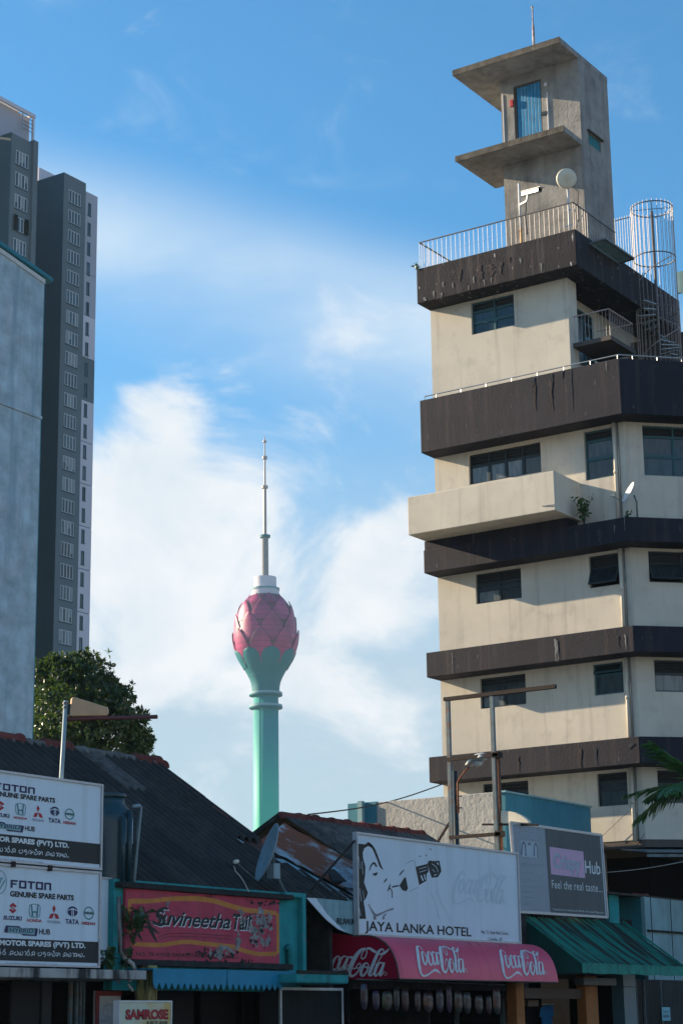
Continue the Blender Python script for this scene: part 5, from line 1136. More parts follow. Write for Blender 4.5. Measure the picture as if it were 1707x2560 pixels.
m = MB(); m.prism([(xl, bk[0], bk[1]), (xl, fr[0], fr[1]), (xl, fr[0], zb_), (xl, bk[0], zb_)], (.008, 0, 0)); m.build('side_panel', M['green_side'], ga)
m = MB(); m.bar((xl-.01, bk[0], bk[1]+.02), (xl-.01, fr[0], fr[1]+.02), .05, .05); m.bar((xr_, bk[0], bk[1]+.02), (xr_, fr[0], fr[1]+.02), .05, .05); m.bar((xl, fr[0], fr[1]), (xr_, fr[0], fr[1]), .03, .03); m.build('frame', M['green_trim'], ga)
# its sign board
hs = thing('snack_hub_sign', 'leaning grey and charcoal snack sign with a pink panel above the green awning', 'sign', (52.5, 27.3, 4.7))
pr = Print(27.25, 1260, 2040, .1786); E_ = lambda x, y, d=0: pr.at(x, y)+Vector((0, -d, 0))
m = MB(); m.prism([E_(85, 92), E_(1352, 272), E_(1435, 1415), E_(185, 1338)], (0, .06, 0)); m.build('panel', M['white_sign'], hs)
m = MB()
for a_, b_ in (((80, 88), (1352, 268)), ((1352, 268), (1438, 1418)), ((1438, 1418), (185, 1340)), ((185, 1340), (82, 92))): m.bar(E_(*a_, .01), E_(*b_, .01), .07, .05, up=(0, 1, 0))
m.build('frame', M['sign_frame'], hs)
M['grey_panel'] = surf('faded_grey_panel', (.30, .34, .39), .6, .08, 1, bump=0); M['char_panel'] = surf('faded_charcoal_panel', (.075, .092, .10), .55, .2, .8, streak=.3, streakcol=(.14, .16, .18), sthr=(.5, .8), bump=0)
m = MB(); flat(m, [(115, 118), (560, 178), (640, 1352), (205, 1322)], lambda x, y: E_(x, y, .004)); m.build('grey_area', M['grey_panel'], hs)
m = MB(); flat(m, [(563, 178), (1335, 285), (1415, 1400), (642, 1352)], lambda x, y: E_(x, y, .005)); m.build('charcoal_area', M['char_panel'], hs)
m = MB(); flat(m, [(627, 430), (1100, 498), (1128, 870), (652, 815)], lambda x, y: E_(x, y, .007)); m.build('pink_area', plain('lilac_pink_panel', (.60, .38, .55), .6, var=.06), hs)
def TE(txt, x0, x1, yt, yb, mt, d, s=None, **kw):
    m = MB(); s = pr.slope(x0, yt) if s is None else s; text(m, txt, lambda x, y: E_(x+(y-yt)*.06, y+s*(x-x0), d), x0, x1, yb, yt, **kw); m.build('lettering', M[mt], hs)
M['pale_teal_ink'] = plain('pale_teal_print', (.36, .46, .53), .6); M['pink_ink'] = plain('pink_print', (.52, .27, .45), .6)
TE('Crispy', 688, 1065, 520, 800, 'pink_ink', .010, .14, bold=.045); TE('Crispy', 672, 1050, 515, 790, 'pale_teal_ink', .013, .14, bold=.03)
TE('Hub', 1120, 1330, 622, 800, 'sign_white', .009, .12, bold=.01); TE('Feel the real taste...', 655, 1362, 895, 1010, 'sign_white', .009, .085, space=1.1)
TE('72, Hyde Park Corner Colombo 02, 0115 486 180.  Email crispyhub72@gmail.com', 675, 1390, 1290, 1325, 'sign_white', .009, .07)
TE('Colorfoto', 160, 445, 185, 285, 'pale_teal_ink', .009, .14); m = MB(); flat(m, [(222, 340), (470, 372), (478, 588), (235, 568)], lambda x, y: E_(x, y, .007)); m.build('photo_strip', plain('pale_photo', (.40, .49, .55), .6), hs)
m = MB()
for cx in (265, 348, 435):
    dy = (cx-265)*.12; stroke(m, [(cx-25, 545+dy, 16), (cx-24, 440+dy, 12), (cx-5, 362+dy, 16), (cx+18, 400+dy, 14), (cx+26, 470+dy, 10), (cx+30, 560+dy, 16)] if cx != 348 else [(cx-20, 400+dy, 8), (cx-4, 368+dy, 20), (cx+22, 405+dy, 8)], lambda x, y: E_(x, y, .010), 3)
m.build('photo_hair', plain('faded_violet_print', (.13, .12, .19), .7), hs)
for txt, y, x1 in (('077 6 6666 0777 666666', 640, 520), ('PASSPORT &', 760, 500), ('PHOTO PRINTS', 860, 490), ('PHOTO FRAMES', 950, 525), ('LAMINATING', 1030, 380), ('BOOK BINDING', 1110, 500), ('STATIONERY', 1195, 440)): TE(txt, 232 if y > 700 else 215, x1, y, y+42, 'pale_teal_ink', .009, .1)
m = MB()
for x in (50.3, 53, 55): m.bar((x, 27.33, 4.7), (x, 27.6, 4.6), .05); m.bar((x, 27.345, 4.72), (x, 27.345, 7.0), .05)
m.build('back_post', M['steel_blue'], hs)
# teal lean-to house at the right
th = thing('teal_house', 'pale teal sheet metal front of a low shop at the right edge', 'building', (61, 28.2, 0))
c0 = oY(27.2, 1607, 2242); c1 = oX(c0.x, 1537, 2244); zt = c0.z
m = MB(); m.box(c0.x, 67, 27.2, 27.3, 2.9, zt); m.build('front_sheet', M['teal_pale'], th)
m = MB(); m.box(c0.x, c0.x+.1, 27.3, 29.3, 2.9, zt); m.build('side_sheet', M['teal'], th)
m = MB(); m.box(c0.x-.02, c0.x+.04, 27.16, 27.2, 2.9, zt+.01); m.build('corner_trim', M['teal_pale'], th)
p = oY(27.2, 1610, 2326); m = MB(); m.box(c0.x+.1, 67, 27.1, 27.2, p.z-.03, p.z+.03); m.build('drip_rail', M['black_mould'], th)
for px in (1627, 1676): p = oY(27.2, px, 2300); m = MB(); m.box(p.x-.012, p.x+.012, 27.185, 27.2, 2.9, zt); m.build('sheet_joint', M['black_mould'], th)
m = MB(); m.box(c0.x-2.6, 67, 27.25, 29.4, zt, zt+.06); m.build('roof', M['asb'], th)
ridge_piece(c0.x-.3, c0.x+.6, 27.4, zt+.02, .1, M['clay'], th)
a, b = oY(27.62, 1512, 2240), oY(27.62, 1536, 2240); m = MB(); m.box(a.x, b.x, 27.5, 27.64, 4.6, zt+.0); m.build('teal_stub_wall', M['peel_teal'], th)

# ------------------------------------------------------------------ small signs at the pavement
a, b = oY(25.7, 300, 2505), oY(25.7, 427, 2507)
sm = thing('juice_bar_sign', 'small bright juice bar sign with red lettering standing at the pavement', 'sign', ((a.x+b.x)/2, 25.7, .13))
M['juice'] = surf('pale_yellow_blue_print', (.55, .58, .45), .5, .05, 1, blot=.85, blotcol=(.62, .38, .08), bthr=(.45, .65), bscale=.9, bump=0)
m = MB(); m.box(a.x, b.x, 25.7, 25.82, .9, a.z); m.build('panel', M['juice'], sm)
m = MB(); m.box(a.x-.03, b.x+.03, 25.68, 25.84, a.z, a.z+.03); m.box(a.x-.03, a.x, 25.68, 25.84, .9, a.z); m.box(b.x, b.x+.03, 25.68, 25.84, .9, a.z); m.box(a.x-.03, b.x+.03, 25.68, 25.84, .87, .9); m.build('frame', M['metal_white'], sm)
for x in (a.x+.1, b.x-.1): m = MB(); m.box(x-.02, x+.02, 25.74, 25.78, .13, .87); m.build('leg', M['rail_dark'], sm)
pr = Print(25.695, 280, 2200, .3189)
m = MB(); pr.T(m, 'SAMROSE', 107, 443, 1013, 1096, .003, bold=.06, space=1.0); m.build('lettering_outline', M['ink'], sm)
m = MB(); pr.T(m, 'SAMROSE', 112, 438, 1017, 1091, .006, bold=.035, space=1.02); m.build('lettering', M['ink_red'], sm)
m = MB(); pr.T(m, 'JUICE BAR', 270, 440, 1106, 1140, .003, bold=.02); m.build('lettering', M['ink'], sm)
a, b = oY(27.35, 241, 2477), oY(27.35, 303, 2479)
ty = thing('car_maker_sign', 'dim white car maker sign with red edge under the concrete ledge', 'sign', ((a.x+b.x)/2, 27.35, .13))
m = MB(); m.box(a.x, b.x, 27.35, 27.42, .13, a.z); m.build('panel', plain('dim_white_panel', (.42, .41, .40), .6), ty)
m = MB(); m.box(a.x-.02, a.x+.09, 27.33, 27.35, .13, a.z); m.box(a.x+.09, b.x, 27.33, 27.35, a.z-.1, a.z); m.build('red_edge', plain('dull_red', (.2, .02, .02)), ty)
pr = Print(27.345, 0, 2160, .2041); m = MB(); f = lambda x, y: pr.at(1345+x*85, 1800+y*88)+Vector((0, -.004, 0))
for s in ([(math.cos(k*.3142), math.sin(k*.3142), .07) for k in range(21)], [(.38*math.cos(k*.3142), math.sin(k*.3142)*.95, .06) for k in range(21)], [(.8*math.cos(k*.3142), -.45+.4*math.sin(k*.3142), .06) for k in range(21)]): stroke(m, s, f, 1)
pr.T(m, 'TOYOTA', 1232, 1455, 1905, 1950, .004, bold=.01); m.build('print', M['ink_grey'], ty)

# ------------------------------------------------------------------ low grey and teal building behind the hotel
lb = thing('grey_teal_building', 'low rough grey walled building with a blue teal street side', 'building', (56.5, 32.5, 0))
m = MB(); m.box(53.58, 53.8, 29.9, 34.4, 0, 8.6); m.build('grey_wall', M['grey_render'], lb, bevel=.02)
m = MB(); m.prism([(53.56, 29.66, 4.6), (53.56, 29.9, 4.6), (59.3, 29.9, 4.6), (59.3, 29.66, 4.6)], (0, 0, 3.95)); m.build('teal_wall', M['teal_blue'], lb)
pts = [(59.3+.28*math.sin(t*.196), 29.66+.28-.28*math.cos(t*.196), 4.6) for t in range(9)]+[(59.3, 29.95, 4.6)]
m = MB(); m.prism(pts, (0, 0, 3.95)); m.build('rounded_end', M['teal_blue'], lb, True)
m = MB(); m.box(53.5, 59.4, 29.6, 29.95, 8.55, 8.61); m.build('coping', M['teal_pale'], lb, bevel=.01)
m = MB(); m.box(53.56, 53.82, 34.4, 35.5, 0, 8.62); m.build('teal_stub_wall', M['teal_blue'], lb)
m = MB(); m.box(53.4, 53.56, 34.85, 35.02, 5, 8.66); m.build('teal_pier', M['teal_pale'], lb)
m = MB(); m.box(53.8, 59.5, 29.95, 35.4, 8.1, 8.2); m.build('roof_slab', M['concrete'], lb)
m = MB(); m.box(53.8, 59.5, 35.3, 35.45, 0, 8.1); m.build('back_wall', M['grey_render'], lb)
m = MB(); m.box(53.57, 53.62, 29.67, 29.88, 0, 8.56); m.build('corner_strip', M['grey_render'], lb)

# ------------------------------------------------------------------ bare steel sign gantry and street lamp
gt = thing('sign_gantry', 'bare rusting steel sign gantry with a long cantilever beam above the hotel billboard', 'frame', (50, 28.8, 0))
XF = 50.0; yA = oX(XF, 1126, 2000).y; yB = oX(XF, 1236, 1950).y; zt = 11.0; yE = oX(XF, 1388, 1715).y
m = MB(); m.bar((XF, yA, 0), (XF, yA, zt-.06), .11); m.build('post', M['steel_blue'], gt)
m = MB(); m.bar((XF, yB, 0), (XF, yB, zt-.06), .11); m.build('post', M['steel_blue'], gt)
m = MB(); m.bar((XF, yA+.12, zt), (XF, yE, zt), .14, .11); m.build('cantilever_beam', M['rust_dark'], gt)
z9 = oX(XF, 1122, 1899).z; z7 = oX(XF, 1126, 2094).z
for z, mt in ((z9, 'rust_dark'), (z7, 'rust_dark')): m = MB(); m.bar((XF-.02, yA+.06, z), (XF-.02, yB-.16, z), .1); m.build('rail', M[mt], gt)
m = MB(); p = oX(XF+.1, 1248, 2000); m.tube([(XF+.1, p.y, 0), (XF+.1, p.y, z9+.1)], .065, 8); m.build('rusted_pipe', M['rust'], gt, True)
for z in (z9, z7): m = MB(); m.box(XF-.07, XF+.2, p.y-.1, yB+.03, z-.07, z+.09); m.build('clamp', M['rust_dark'], gt, bevel=.01)
m = MB(); m.bar((XF, yA, oX(XF, 1122, 2050).z), (XF-.02, oX(XF, 1094, 2106).y, oX(XF, 1094, 2106).z), .06); m.build('brace', M['rust_dark'], gt)
p = oX(XF+.05, 1205, 2061); q = oX(XF+.05, 1345, 2062); m = MB(); m.tube([p, q], .03, 6); m.build('rod', M['rust_dark'], gt)
pts = [oX(XF+.02, *z3(x, y)) for x, y in ((555, 812), (600, 815), (640, 824), (675, 840), (702, 860), (716, 876), (712, 884), (555, 880))]
m = MB(); m.prism(pts, (.14, 0, 0)); o = m.build('panel_antenna', M['dish_white'], bevel=.03); tag(o, 'pale teardrop shaped antenna clamped to the rusted pipe of the gantry', 'antenna')
lp = oX(50.45, 1138, 2000); lx, ly = lp.x, lp.y
la = thing('street_lamp', 'grey street lamp leaning right on a dark pole inside the gantry', 'street lamp', (lx, ly, 0))
m = MB(); m.tube([(lx, ly, 0), (lx, ly, oX(50.45, 1138, 1928).z)], [.1, .075], 10); m.build('pole', M['frame_dark'], la, True)
p0, p1, p2_, p3 = [oX(50.4, *z3(*q)) for q in ((322, 825), (318, 655), (340, 620), (385, 565))]
m = MB(); m.tube([p0, p1], .035, 8); m.tube([p1, p2_, p3], .03, 8); m.build('arm', M['rust'], la, True)
for y in (735, 800): p = oX(50.42, *z3(305, y)); m = MB(); m.bar(p+Vector((0, .2, 0)), p+Vector((0, -.22, 0)), .035); m.build('clamp', M['rust_dark'], la)
h0, h1 = oX(50.4, *z3(372, 562)), oX(50.0, *z3(478, 510)); d = (h1-h0).normalized(); u = Vector((0, 0, 1)); u = (u-d*u.dot(d)).normalized(); s_ = d.cross(u); Lh = (h1-h0).length
m = MB(); n = 14
for t, w, hh in ((0, .08, .05), (.12, .13, .1), (.35, .17, .17), (.6, .2, .2), (.85, .17, .16), (.97, .09, .08), (1, .01, .02)):
    for k in range(n): q = 2*math.pi*k/n; m.v.append(h0+d*(t*Lh)+s_*(w*math.cos(q))+u*(hh*max(math.sin(q), 0)+.06*min(math.sin(q), 0)))
m.f = [(i*n+k, i*n+(k+1) % n, (i+1)*n+(k+1) % n, (i+1)*n+k) for i in range(6) for k in range(n)]+[tuple(range(n))]; m.build('head', M['galv'], la, True)
m = MB(); c = h0+d*Lh*.55-u*.055; m.lathe([(.16, 0), (.14, -.06), (.08, -.11), (.0, -.13)], c, 14, cap=False); m.build('lens', M['lamp_glass'], la, True)

# ------------------------------------------------------------------ water tank, aerials and dishes on the shops
tc_ = oY(27.6, 268, 2090); tx_, ty_ = tc_.x, 27.6; zt = oY(27.6, 290, 1992).z
tk = thing('water_tank', 'dark teal plastic water tank with a torn pale sticker behind the motor parts signs', 'water tank', (tx_, ty_, 2.77))
r_ = .52; m = MB(); m.lathe([(r_, zt-2.4)]+[(r_+(.018 if k % 2 else 0), zt-2.2+k*.16) for k in range(12)]+[(r_, zt-.42), (r_*.92, zt-.3), (r_*.72, zt-.2), (.36, zt-.16), (.36, zt-.03)], (tx_, ty_, 0), 28); m.build('body', M['tank'], tk, True)
m = MB(); m.lathe([(.40, zt-.04), (.41, zt), (.38, zt+.03), (0, zt+.04)], (tx_, ty_, 0), 24, cap=False); m.build('lid', M['tank'], tk, True)
m = MB()
for k in range(4): q = .8+k*1.57; m.bar((tx_+.4*math.cos(q), ty_+.4*math.sin(q), 2.77), (tx_+.4*math.cos(q), ty_+.4*math.sin(q), zt-2.4), .08)
m.build('stand', M['rust_dark'], tk)
m = MB(); za, zb_ = oY(27.1, 262, 2041).z, oY(27.1, 262, 2101).z; n = 8
for k in range(n+1):
    q = -1.75+k*.135; jag = [0, .0, .02, -.03, .05, -.06, .1, .0, -.02][k]
    m.v += [Vector((tx_+(r_+.03)*math.cos(q), ty_+(r_+.03)*math.sin(q), zb_)), Vector((tx_+(r_+.03)*math.cos(q), ty_+(r_+.03)*math.sin(q), za+jag))]
m.f = [(2*k, 2*k+2, 2*k+3, 2*k+1) for k in range(n)]; m.build('torn_sticker', M['white_sign'], tk, True)
for i, (pa_, pb_, r2, mt) in enumerate((((325, 2025), (322, 2205), .06, 'tank'), ((352, 2018), (335, 2205), .04, 'dish'), ((310, 2040), (307, 2205), .05, 'tank'))):
    p, q = oY(27.0, *pa_), oY(27.0, *pb_); m = MB()
    if i == 1: m.tube([oY(27.0, 334, 2016), oY(27, 348, 2014), p, q], r2, 8)
    else: m.tube([p, q], r2, 8)
    m.build('pipe', M[mt], tk, True)
# mast aerial
ma = oY(27.0, 154, 1946); mb_ = oY(27.0, 165.6, 1752)
al = thing('mast_aerial', 'flat tan aerial paddle and dark red boom on a leaning grey mast', 'antenna', (ma.x, 27.0, 2.77))
m = MB(); m.tube([(ma.x-.12, 27.0, 2.77), ma, mb_], .046, 9); m.build('mast', M['dish'], al, True)
nv = Vector((1, 1.6, 0)).normalized(); zq = lambda x, y: (60+x*.2296, 1600+y*.2296)
P_ = lambda x, y: oP(mb_, nv, *zq(x, y))
m = MB(); m.tube([P_(450, 862), P_(1452, 836)], .045, 10); m.build('boom', plain('dark_red_pipe', (.10, .03, .03), .5), al, True)
m = MB(); pts = [P_(x, y) for x, y in ((512, 690), (518, 640), (530, 624), (560, 628), (700, 668), (890, 730), (915, 745), (924, 765), (920, 812), (900, 826), (490, 830), (492, 800))]
m.prism([p-nv*.05 for p in pts], nv*.1); m.build('paddle', M['wood_tan'], al, bevel=.02)
m = MB(); m.bar(P_(485, 700), P_(505, 830), .07); m.build('bracket', M['frame_dark'], al)
for y in (690, 735): m = MB(); c = P_(455, y); m.lathe([(.06, -.02), (.06, .02)], c, 10); m.build('clamp', M['rail_dark'], al)
# roof dish
c = oY(27.0, *ZB(515, 675)); at = oY(26.7, *ZB(128, 760)); nn = (-Rt*.93+Up*.366-Fw*.16).normalized()
mt_ = [oY(27.05, *ZB(*q)) for q in ((545, 830), (600, 850), (602, 960), (645, 1050), (695, 1120))]
d_ = dish('satellite_dish', 'large blue grey satellite dish seen edge-on above the tailor board', c, nn, .70, .12, [c-nn*.05]+mt_, M['dish'], at)
m = MB(); m.tube([oY(26.75, *ZB(*q)) for q in ((110, 810), (125, 860), (180, 920), (230, 1000), (270, 1085))], .012, 5); m.build('cable', M['white_cable'], d_)
m = MB(); m.box(c.x+.1, c.x+.35, 27.0, 27.2, c.z-.55, c.z-.2); m.build('bracket_plate', M['dish'], d_)

# cables
def cable(name, label, pts, r, mt='cable'):
    m = MB(); m.tube(pts, r, 5); return tag(m.build(name, M[mt], None, True), label, 'cable')
a, b = oY(32.1, 770, 2036), oX(59.85, 1106, 1960)
cable('power_cable', 'black cable rising from the red ridge tiles to the office block', [a+(b-a)*t-Vector((0, 0, .18*math.sin(math.pi*t))) for t in [k/12 for k in range(13)]], .022)
a, b = oY(26.9, 1500, 2182), oY(25.2, 1712, 2153)
cable('white_cable', 'thin pale cable sagging across the dark shop upper floor at right', [a+(b-a)*t-Vector((0, 0, .05*math.sin(math.pi*t))) for t in [k/8 for k in range(9)]], .009, 'white_cable')
a, b = oX(59.8, 1590, 2115), oP(cO, cn, 1660, 2000)
cable('wall_wire', 'hair thin dark wire slanting up the chamfered wall', [a, (a+b)/2-Vector((0, 0, .03)), b+cn*.05], .008)
a, b = oX(59.85, 1505, 2090), oX(59.85, 1570, 2028); cable('wall_wire', 'hair thin dark wire slanting up to the rain pipe', [a, b], .007)

# ------------------------------------------------------------------ faded blue building at the left
bw = thing('blue_wall_building', 'tall faded blue blank wall building with a teal roof edge', 'building', (37, 47, 0))
xr_ = 43.4; zt0 = 25.04+.19*(41.35-30); zt1 = 24.66
m = MB(); Yw = 40; zl_ = oY(Yw, 60, 1043).z
m.prism([(30, Yw, 0), (xr_, Yw, 0), (xr_, Yw, zt1), (30, Yw, zt0)], (0, 14, 0)); m.build('wall', M['blue_wall'], bw)
m = MB(); m.obox((30, Yw-.14, zt0+.01), (xr_+.28-30, 0, (zt1-zt0)*(xr_+.28-30)/(xr_-30)), (0, 14.3, 0), (0, 0, .14)); m.build('roof_edge', M['blue_coping'], bw, bevel=.03)
m = MB(); m.obox((30, Yw-.05, zt0-.16), (xr_-30, 0, zt1-zt0), (0, .06, 0), (0, 0, .14)); m.build('fascia', M['metal_white'], bw)
m = MB(); m.box(xr_+.002, xr_+.06, Yw+.02, Yw+.3, 0, zt1-.1); m.build('edge_pipe', M['blue_coping'], bw)
pa_, pb_ = oY(Yw, 0, 1020), oY(Yw, 101, 1048); m = MB(); m.obox((30, Yw-.05, pa_.z+.3), (xr_+.03-30, 0, (pb_.z-pa_.z)-.3), (0, .06, 0), (0, 0, .1)); m.build('string_course', M['blue_wall'], bw, bevel=.015)

# ------------------------------------------------------------------ grey apartment tower
def tower_window(root, x0, x1, y, z0, z1_, n, mesh_cache, pane='t_pane', fr='t_frame'):
    k = (round(x1-x0, 3), round(z1_-z0, 3), n, fr)
    if k not in mesh_cache:
        f = MB(); w = .09
        f.box(x0, x0+w, y-.06, y+.02, z0, z1_); f.box(x1-w, x1, y-.06, y+.02, z0, z1_); f.box(x0+w, x1-w, y-.06, y+.02, z0, z0+w); f.box(x0+w, x1-w, y-.06, y+.02, z1_-w, z1_)
        for i in range(1, n): c = x0+(x1-x0)*i/n; f.box(c-w*.9, c+w*.9, y-.06, y+.02, z0+w, z1_-w)
        g_ = MB(); g_.box(x0+w, x1-w, y-.005, y+.01, z0+w, z1_-w)
        s = MB(); s.box(x0-.05, x1+.05, y-.12, y-.002, z0-.12, z0)
        fo = f.build('window', M[fr], root); po = g_.build('pane', M[pane], fo); so = s.build('sill', M['t_dark'], fo)
        mesh_cache[k] = (fo, po, so, x0, z0); return fo
    fo, po, so, a0, b0 = mesh_cache[k]; off = Vector((x0-a0, 0, z0-b0))
    f2 = fo.copy(); COL.objects.link(f2); f2.parent = root; f2.location = fo.location+off
    for o in (po, so): o2 = o.copy(); COL.objects.link(o2); o2.parent = f2
    return f2
M['t_curtain'] = plain('white_curtain', (.25, .3, .32), .8)
at_ = thing('apartment_tower', 'tall grey apartment tower with rows of white framed windows', 'building', (196, 182, 0))
TX, TY, TZ = 192.81, 174.42, 119.5
m = MB(); m.poly([(TX, TY, 0), (197.48, TY, 0), (197.48, TY, TZ), (TX, TY, TZ)]); m.poly([(197.48, TY, 0), (197.48, TY+.5, 0), (197.48, TY+.5, TZ), (197.48, TY, TZ)]); m.poly([(TX, TY, TZ), (197.48, TY, TZ), (197.48, 190, TZ), (TX, 190, TZ)])
m.build('front_wall', M['t_grey'], at_)
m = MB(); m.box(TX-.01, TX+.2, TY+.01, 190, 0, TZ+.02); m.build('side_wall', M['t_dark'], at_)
XE = oY(TY+.3, 245, 490).x
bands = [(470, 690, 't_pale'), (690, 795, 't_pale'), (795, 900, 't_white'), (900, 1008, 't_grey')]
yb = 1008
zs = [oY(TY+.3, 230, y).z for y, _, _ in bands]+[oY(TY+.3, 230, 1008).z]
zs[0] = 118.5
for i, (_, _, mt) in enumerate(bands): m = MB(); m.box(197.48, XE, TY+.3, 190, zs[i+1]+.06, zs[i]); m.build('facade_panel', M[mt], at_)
z = zs[-1]
while z > 6:
    m = MB(); m.box(197.48, XE, TY+.3, 190, z-6.06+.1, z); m.build('facade_panel', M['t_white'], at_); z -= 6.06
m = MB(); m.box(197.5, XE-.06, TY+.36, 189.9, 0, 118.3); m.build('panel_joints', M['t_dark'], at_)
cache = {}; cache2 = {}; rw = random.Random(5)
sx0, sx1 = oY(TY+.3, 221, 506).x, oY(TY+.3, 228, 509).x; sz1 = oY(TY+.3, 221, 507).z
for k in range(33):
    zt = 117.29-3.03*k
    if zt < 12: break
    w_ = tower_window(at_, 193.86, 196.35, TY, zt-1.94, zt, 4, cache)
    if rw.random() < .55:                      # curtains drawn across some of the lights
        for i in range(4):
            if rw.random() < .6:
                h = rw.uniform(.4, 1) if rw.random() < .4 else 1; c0 = 193.86+.1+i*.6225
                m = MB(); m.box(c0+.02, c0+.44, TY-.02, TY-.012, zt-.1-1.74*h, zt-.1); o = m.build('curtain', M['t_curtain'], at_)
    tower_window(at_, sx0, sx1, TY+.3, sz1-3.03*k-1.9, sz1-3.03*k, 1, cache2, fr='t_dark')
m = MB(); m.box(174.3, TX-.02, 180.2, 194, 0, 122.0); m.build('shade_block', M['t_grey'], at_)  # unseen block, added to keep the sun off the tower's side wall
m = MB(); m.box(195, 199, 186, 192, 119.5, 122.5); m.build('roof_room', M['t_white'], at_)
a, b = oY(182, 99, 418), oY(182, 137, 440); m = MB(); m.box(a.x, b.x, 182, 186, 119, a.z); m.build('roof_parapet', M['t_white'], at_)
# its left wing
wg = thing('apartment_wing', 'nearer grey apartment wing with a white rooftop pergola at the left edge', 'building', (169, 166, 0))
WX, WY, WZ = 169.67, 162.59, 113.3
m = MB(); m.box(WX, 173.42, WY, 174, 0, WZ); m.build('front_wall', M['t_grey'], wg)
m = MB(); m.box(173.42, 174.26, WY-.35, 165.5, 0, WZ+.35); m.build('fin_wall', M['t_grey'], wg)
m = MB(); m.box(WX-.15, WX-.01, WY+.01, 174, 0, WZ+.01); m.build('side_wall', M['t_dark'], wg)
m = MB(); m.box(148, WX-.2, 172.5, 184, 0, 116); m.build('wing_shade_block', M['t_grey'], wg)  # block mostly out of view, added to shade the wing's side wall
cw = {}
wx0, wx1 = oY(WY, 41, 375).x, oY(WY, 71.5, 392).x; wz = oY(WY, 41, 374).z
for k in range(9):
    z = wz-3.03*k*1.0; tower_window(wg, wx0, wx1, WY, z-1.95, z, 4, cw)
    if k != 3:
        for i in range(4):
            if rw.random() < .6: c0 = wx0+.1+i*(wx1-wx0)/4; m = MB(); m.box(c0, c0+(wx1-wx0)/4-.22, WY-.02, WY-.012, z-1.8*rw.uniform(.5, 1), z-.1); m.build('curtain', M['t_curtain'], wg)
z = wz-9.09
for c0 in (wx0-.2, wx1-.5): m = MB(); m.box(c0, c0+.7, WY-.25, WY-.2, z-2.0, z+.1); m.build('open_shutter', M['void'], wg)
for k, (px, py) in enumerate(((89, 500), (88, 552), (87.5, 602), (86.5, 651))):
    p = oY(163.4, px, py); m = MB(); m.box(174.27, 175.0, 163.0, 165, p.z-.5, p.z); m.build('balcony', M['metal_white'], wg)
    m = MB()
    for i in range(5): m.bar((174.3+i*.17, 163.02, p.z), (174.3+i*.17, 163.02, p.z+1.1), .04)
    m.bar((174.27, 163.02, p.z+1.1), (175, 163.02, p.z+1.1), .05); m.build('balcony_rail', M['rail_dark'], wg)
p = oY(163.6, 92, 392); m = MB(); m.box(174.27, 175.1, 163.6, 166, p.z-3.3, p.z); m.build('top_box', M['t_grey'], wg)
pz = oY(164, 85, 288).z; px1 = oY(164, 86, 288).x
m = MB(); m.bar((160, 164, pz-.1), (px1, 164, pz-.1), .35, .3); m.bar((160, 169.5, pz-.1), (px1, 169.5, pz-.1), .35, .3); m.bar((px1-.15, 164.2, pz-.1), (px1-.15, 169.3, pz-.1), .3, .3); m.build('pergola_beam', M['metal_white'], wg)
m = MB(); m.bar((px1-.12, 164, WZ), (px1-.12, 164, pz-.25), .28); m.build('pergola_post', M['t_white'], wg)
m = MB(); m.bar((px1-2.1, 164, WZ+2.2), (px1-2.1, 164, pz-.2), .12); m.build('pergola_post', M['galv'], wg)
for k in range(26): m = MB(); x = px1-2.4-k*.32; m.box(x, x+.16, 164.1, 169.4, pz-.2, pz-.05); m.build('pergola_slat', M['metal_white'], wg)
m = MB(); m.box(160, px1-.3, 164.5, 164.8, WZ, WZ+(pz-WZ)*.93); m.build('roof_wall', M['t_pale'], wg)
m = MB(); m.box(160, px1, 163.7, 164.0, pz-.5, pz); m.build('pergola_fascia', M['t_white'], wg)
for k in range(4): m = MB(); z = WZ+2.4+k*.55; m.tube([(px1-2.2, 163.98, z), (px1-.2, 163.98, z)], .05, 5); m.build('guard_wire', M['rail_dark'], wg)

# ------------------------------------------------------------------ lotus bud tower
D_ = 1150.; q = oD(D_, 665.2, 1900); LX, LY = q.x, q.y; dep = (Vector((LX, LY, 200))-EYE).dot(Fw)
def lz(y):
    d = ray(664.5+(y-1600)*.0042, y); return EYE.z+d.z*D_/math.hypot(d.x, d.y)
def lr(h): return h*dep/CAM_F
lt = thing('lotus_tower', 'distant green tower crowned by a pink lotus bud and slender spire', 'tower', (LX, LY, 0))
def grid_mat(name, col, linecol, na, dz, rough=.3):
    m, nt, b = _nt(name); tc = nt.nodes.new('ShaderNodeTexCoord'); sx = nt.nodes.new('ShaderNodeSeparateXYZ'); nt.links.new(tc.outputs['Object'], sx.inputs[0])
    def mm(op, a, b_=None):
        n = nt.nodes.new('ShaderNodeMath'); n.operation = op
        for i, v in enumerate((a, b_)):
            if v is None: continue
            if isinstance(v, (int, float)): n.inputs[i].default_value = v
            else: nt.links.new(v, n.inputs[i])
        return n.outputs[0]
    ang = mm('ARCTAN2', sx.outputs['Y'], sx.outputs['X'])
    l1 = mm('LESS_THAN', mm('FRACT', mm('MULTIPLY', ang, na/6.2832)), .16); l2 = mm('LESS_THAN', mm('FRACT', mm('DIVIDE', sx.outputs['Z'], dz)), .14)
    n = _noise(nt, tc.outputs['Object'], .09, 3)
    c = _mix(nt, _range(nt, n, .35, .65), tuple(x*.7 for x in col), tuple(min(1, x*1.25) for x in col))
    c = _mix(nt, mm('MULTIPLY', mm('MAXIMUM', l1, l2), .75), c, linecol); nt.links.new(c, b.inputs['Base Color']); b.inputs['Roughness'].default_value = rough; return m
M['bud'] = grid_mat('pink_glass_cladding', (.24, .02, .07), (.07, .01, .04), 84, 3.2, .5)
M['petal'] = grid_mat('pink_petal_cladding', (.40, .028, .135), (.17, .013, .065), 84, 3.2, .5)
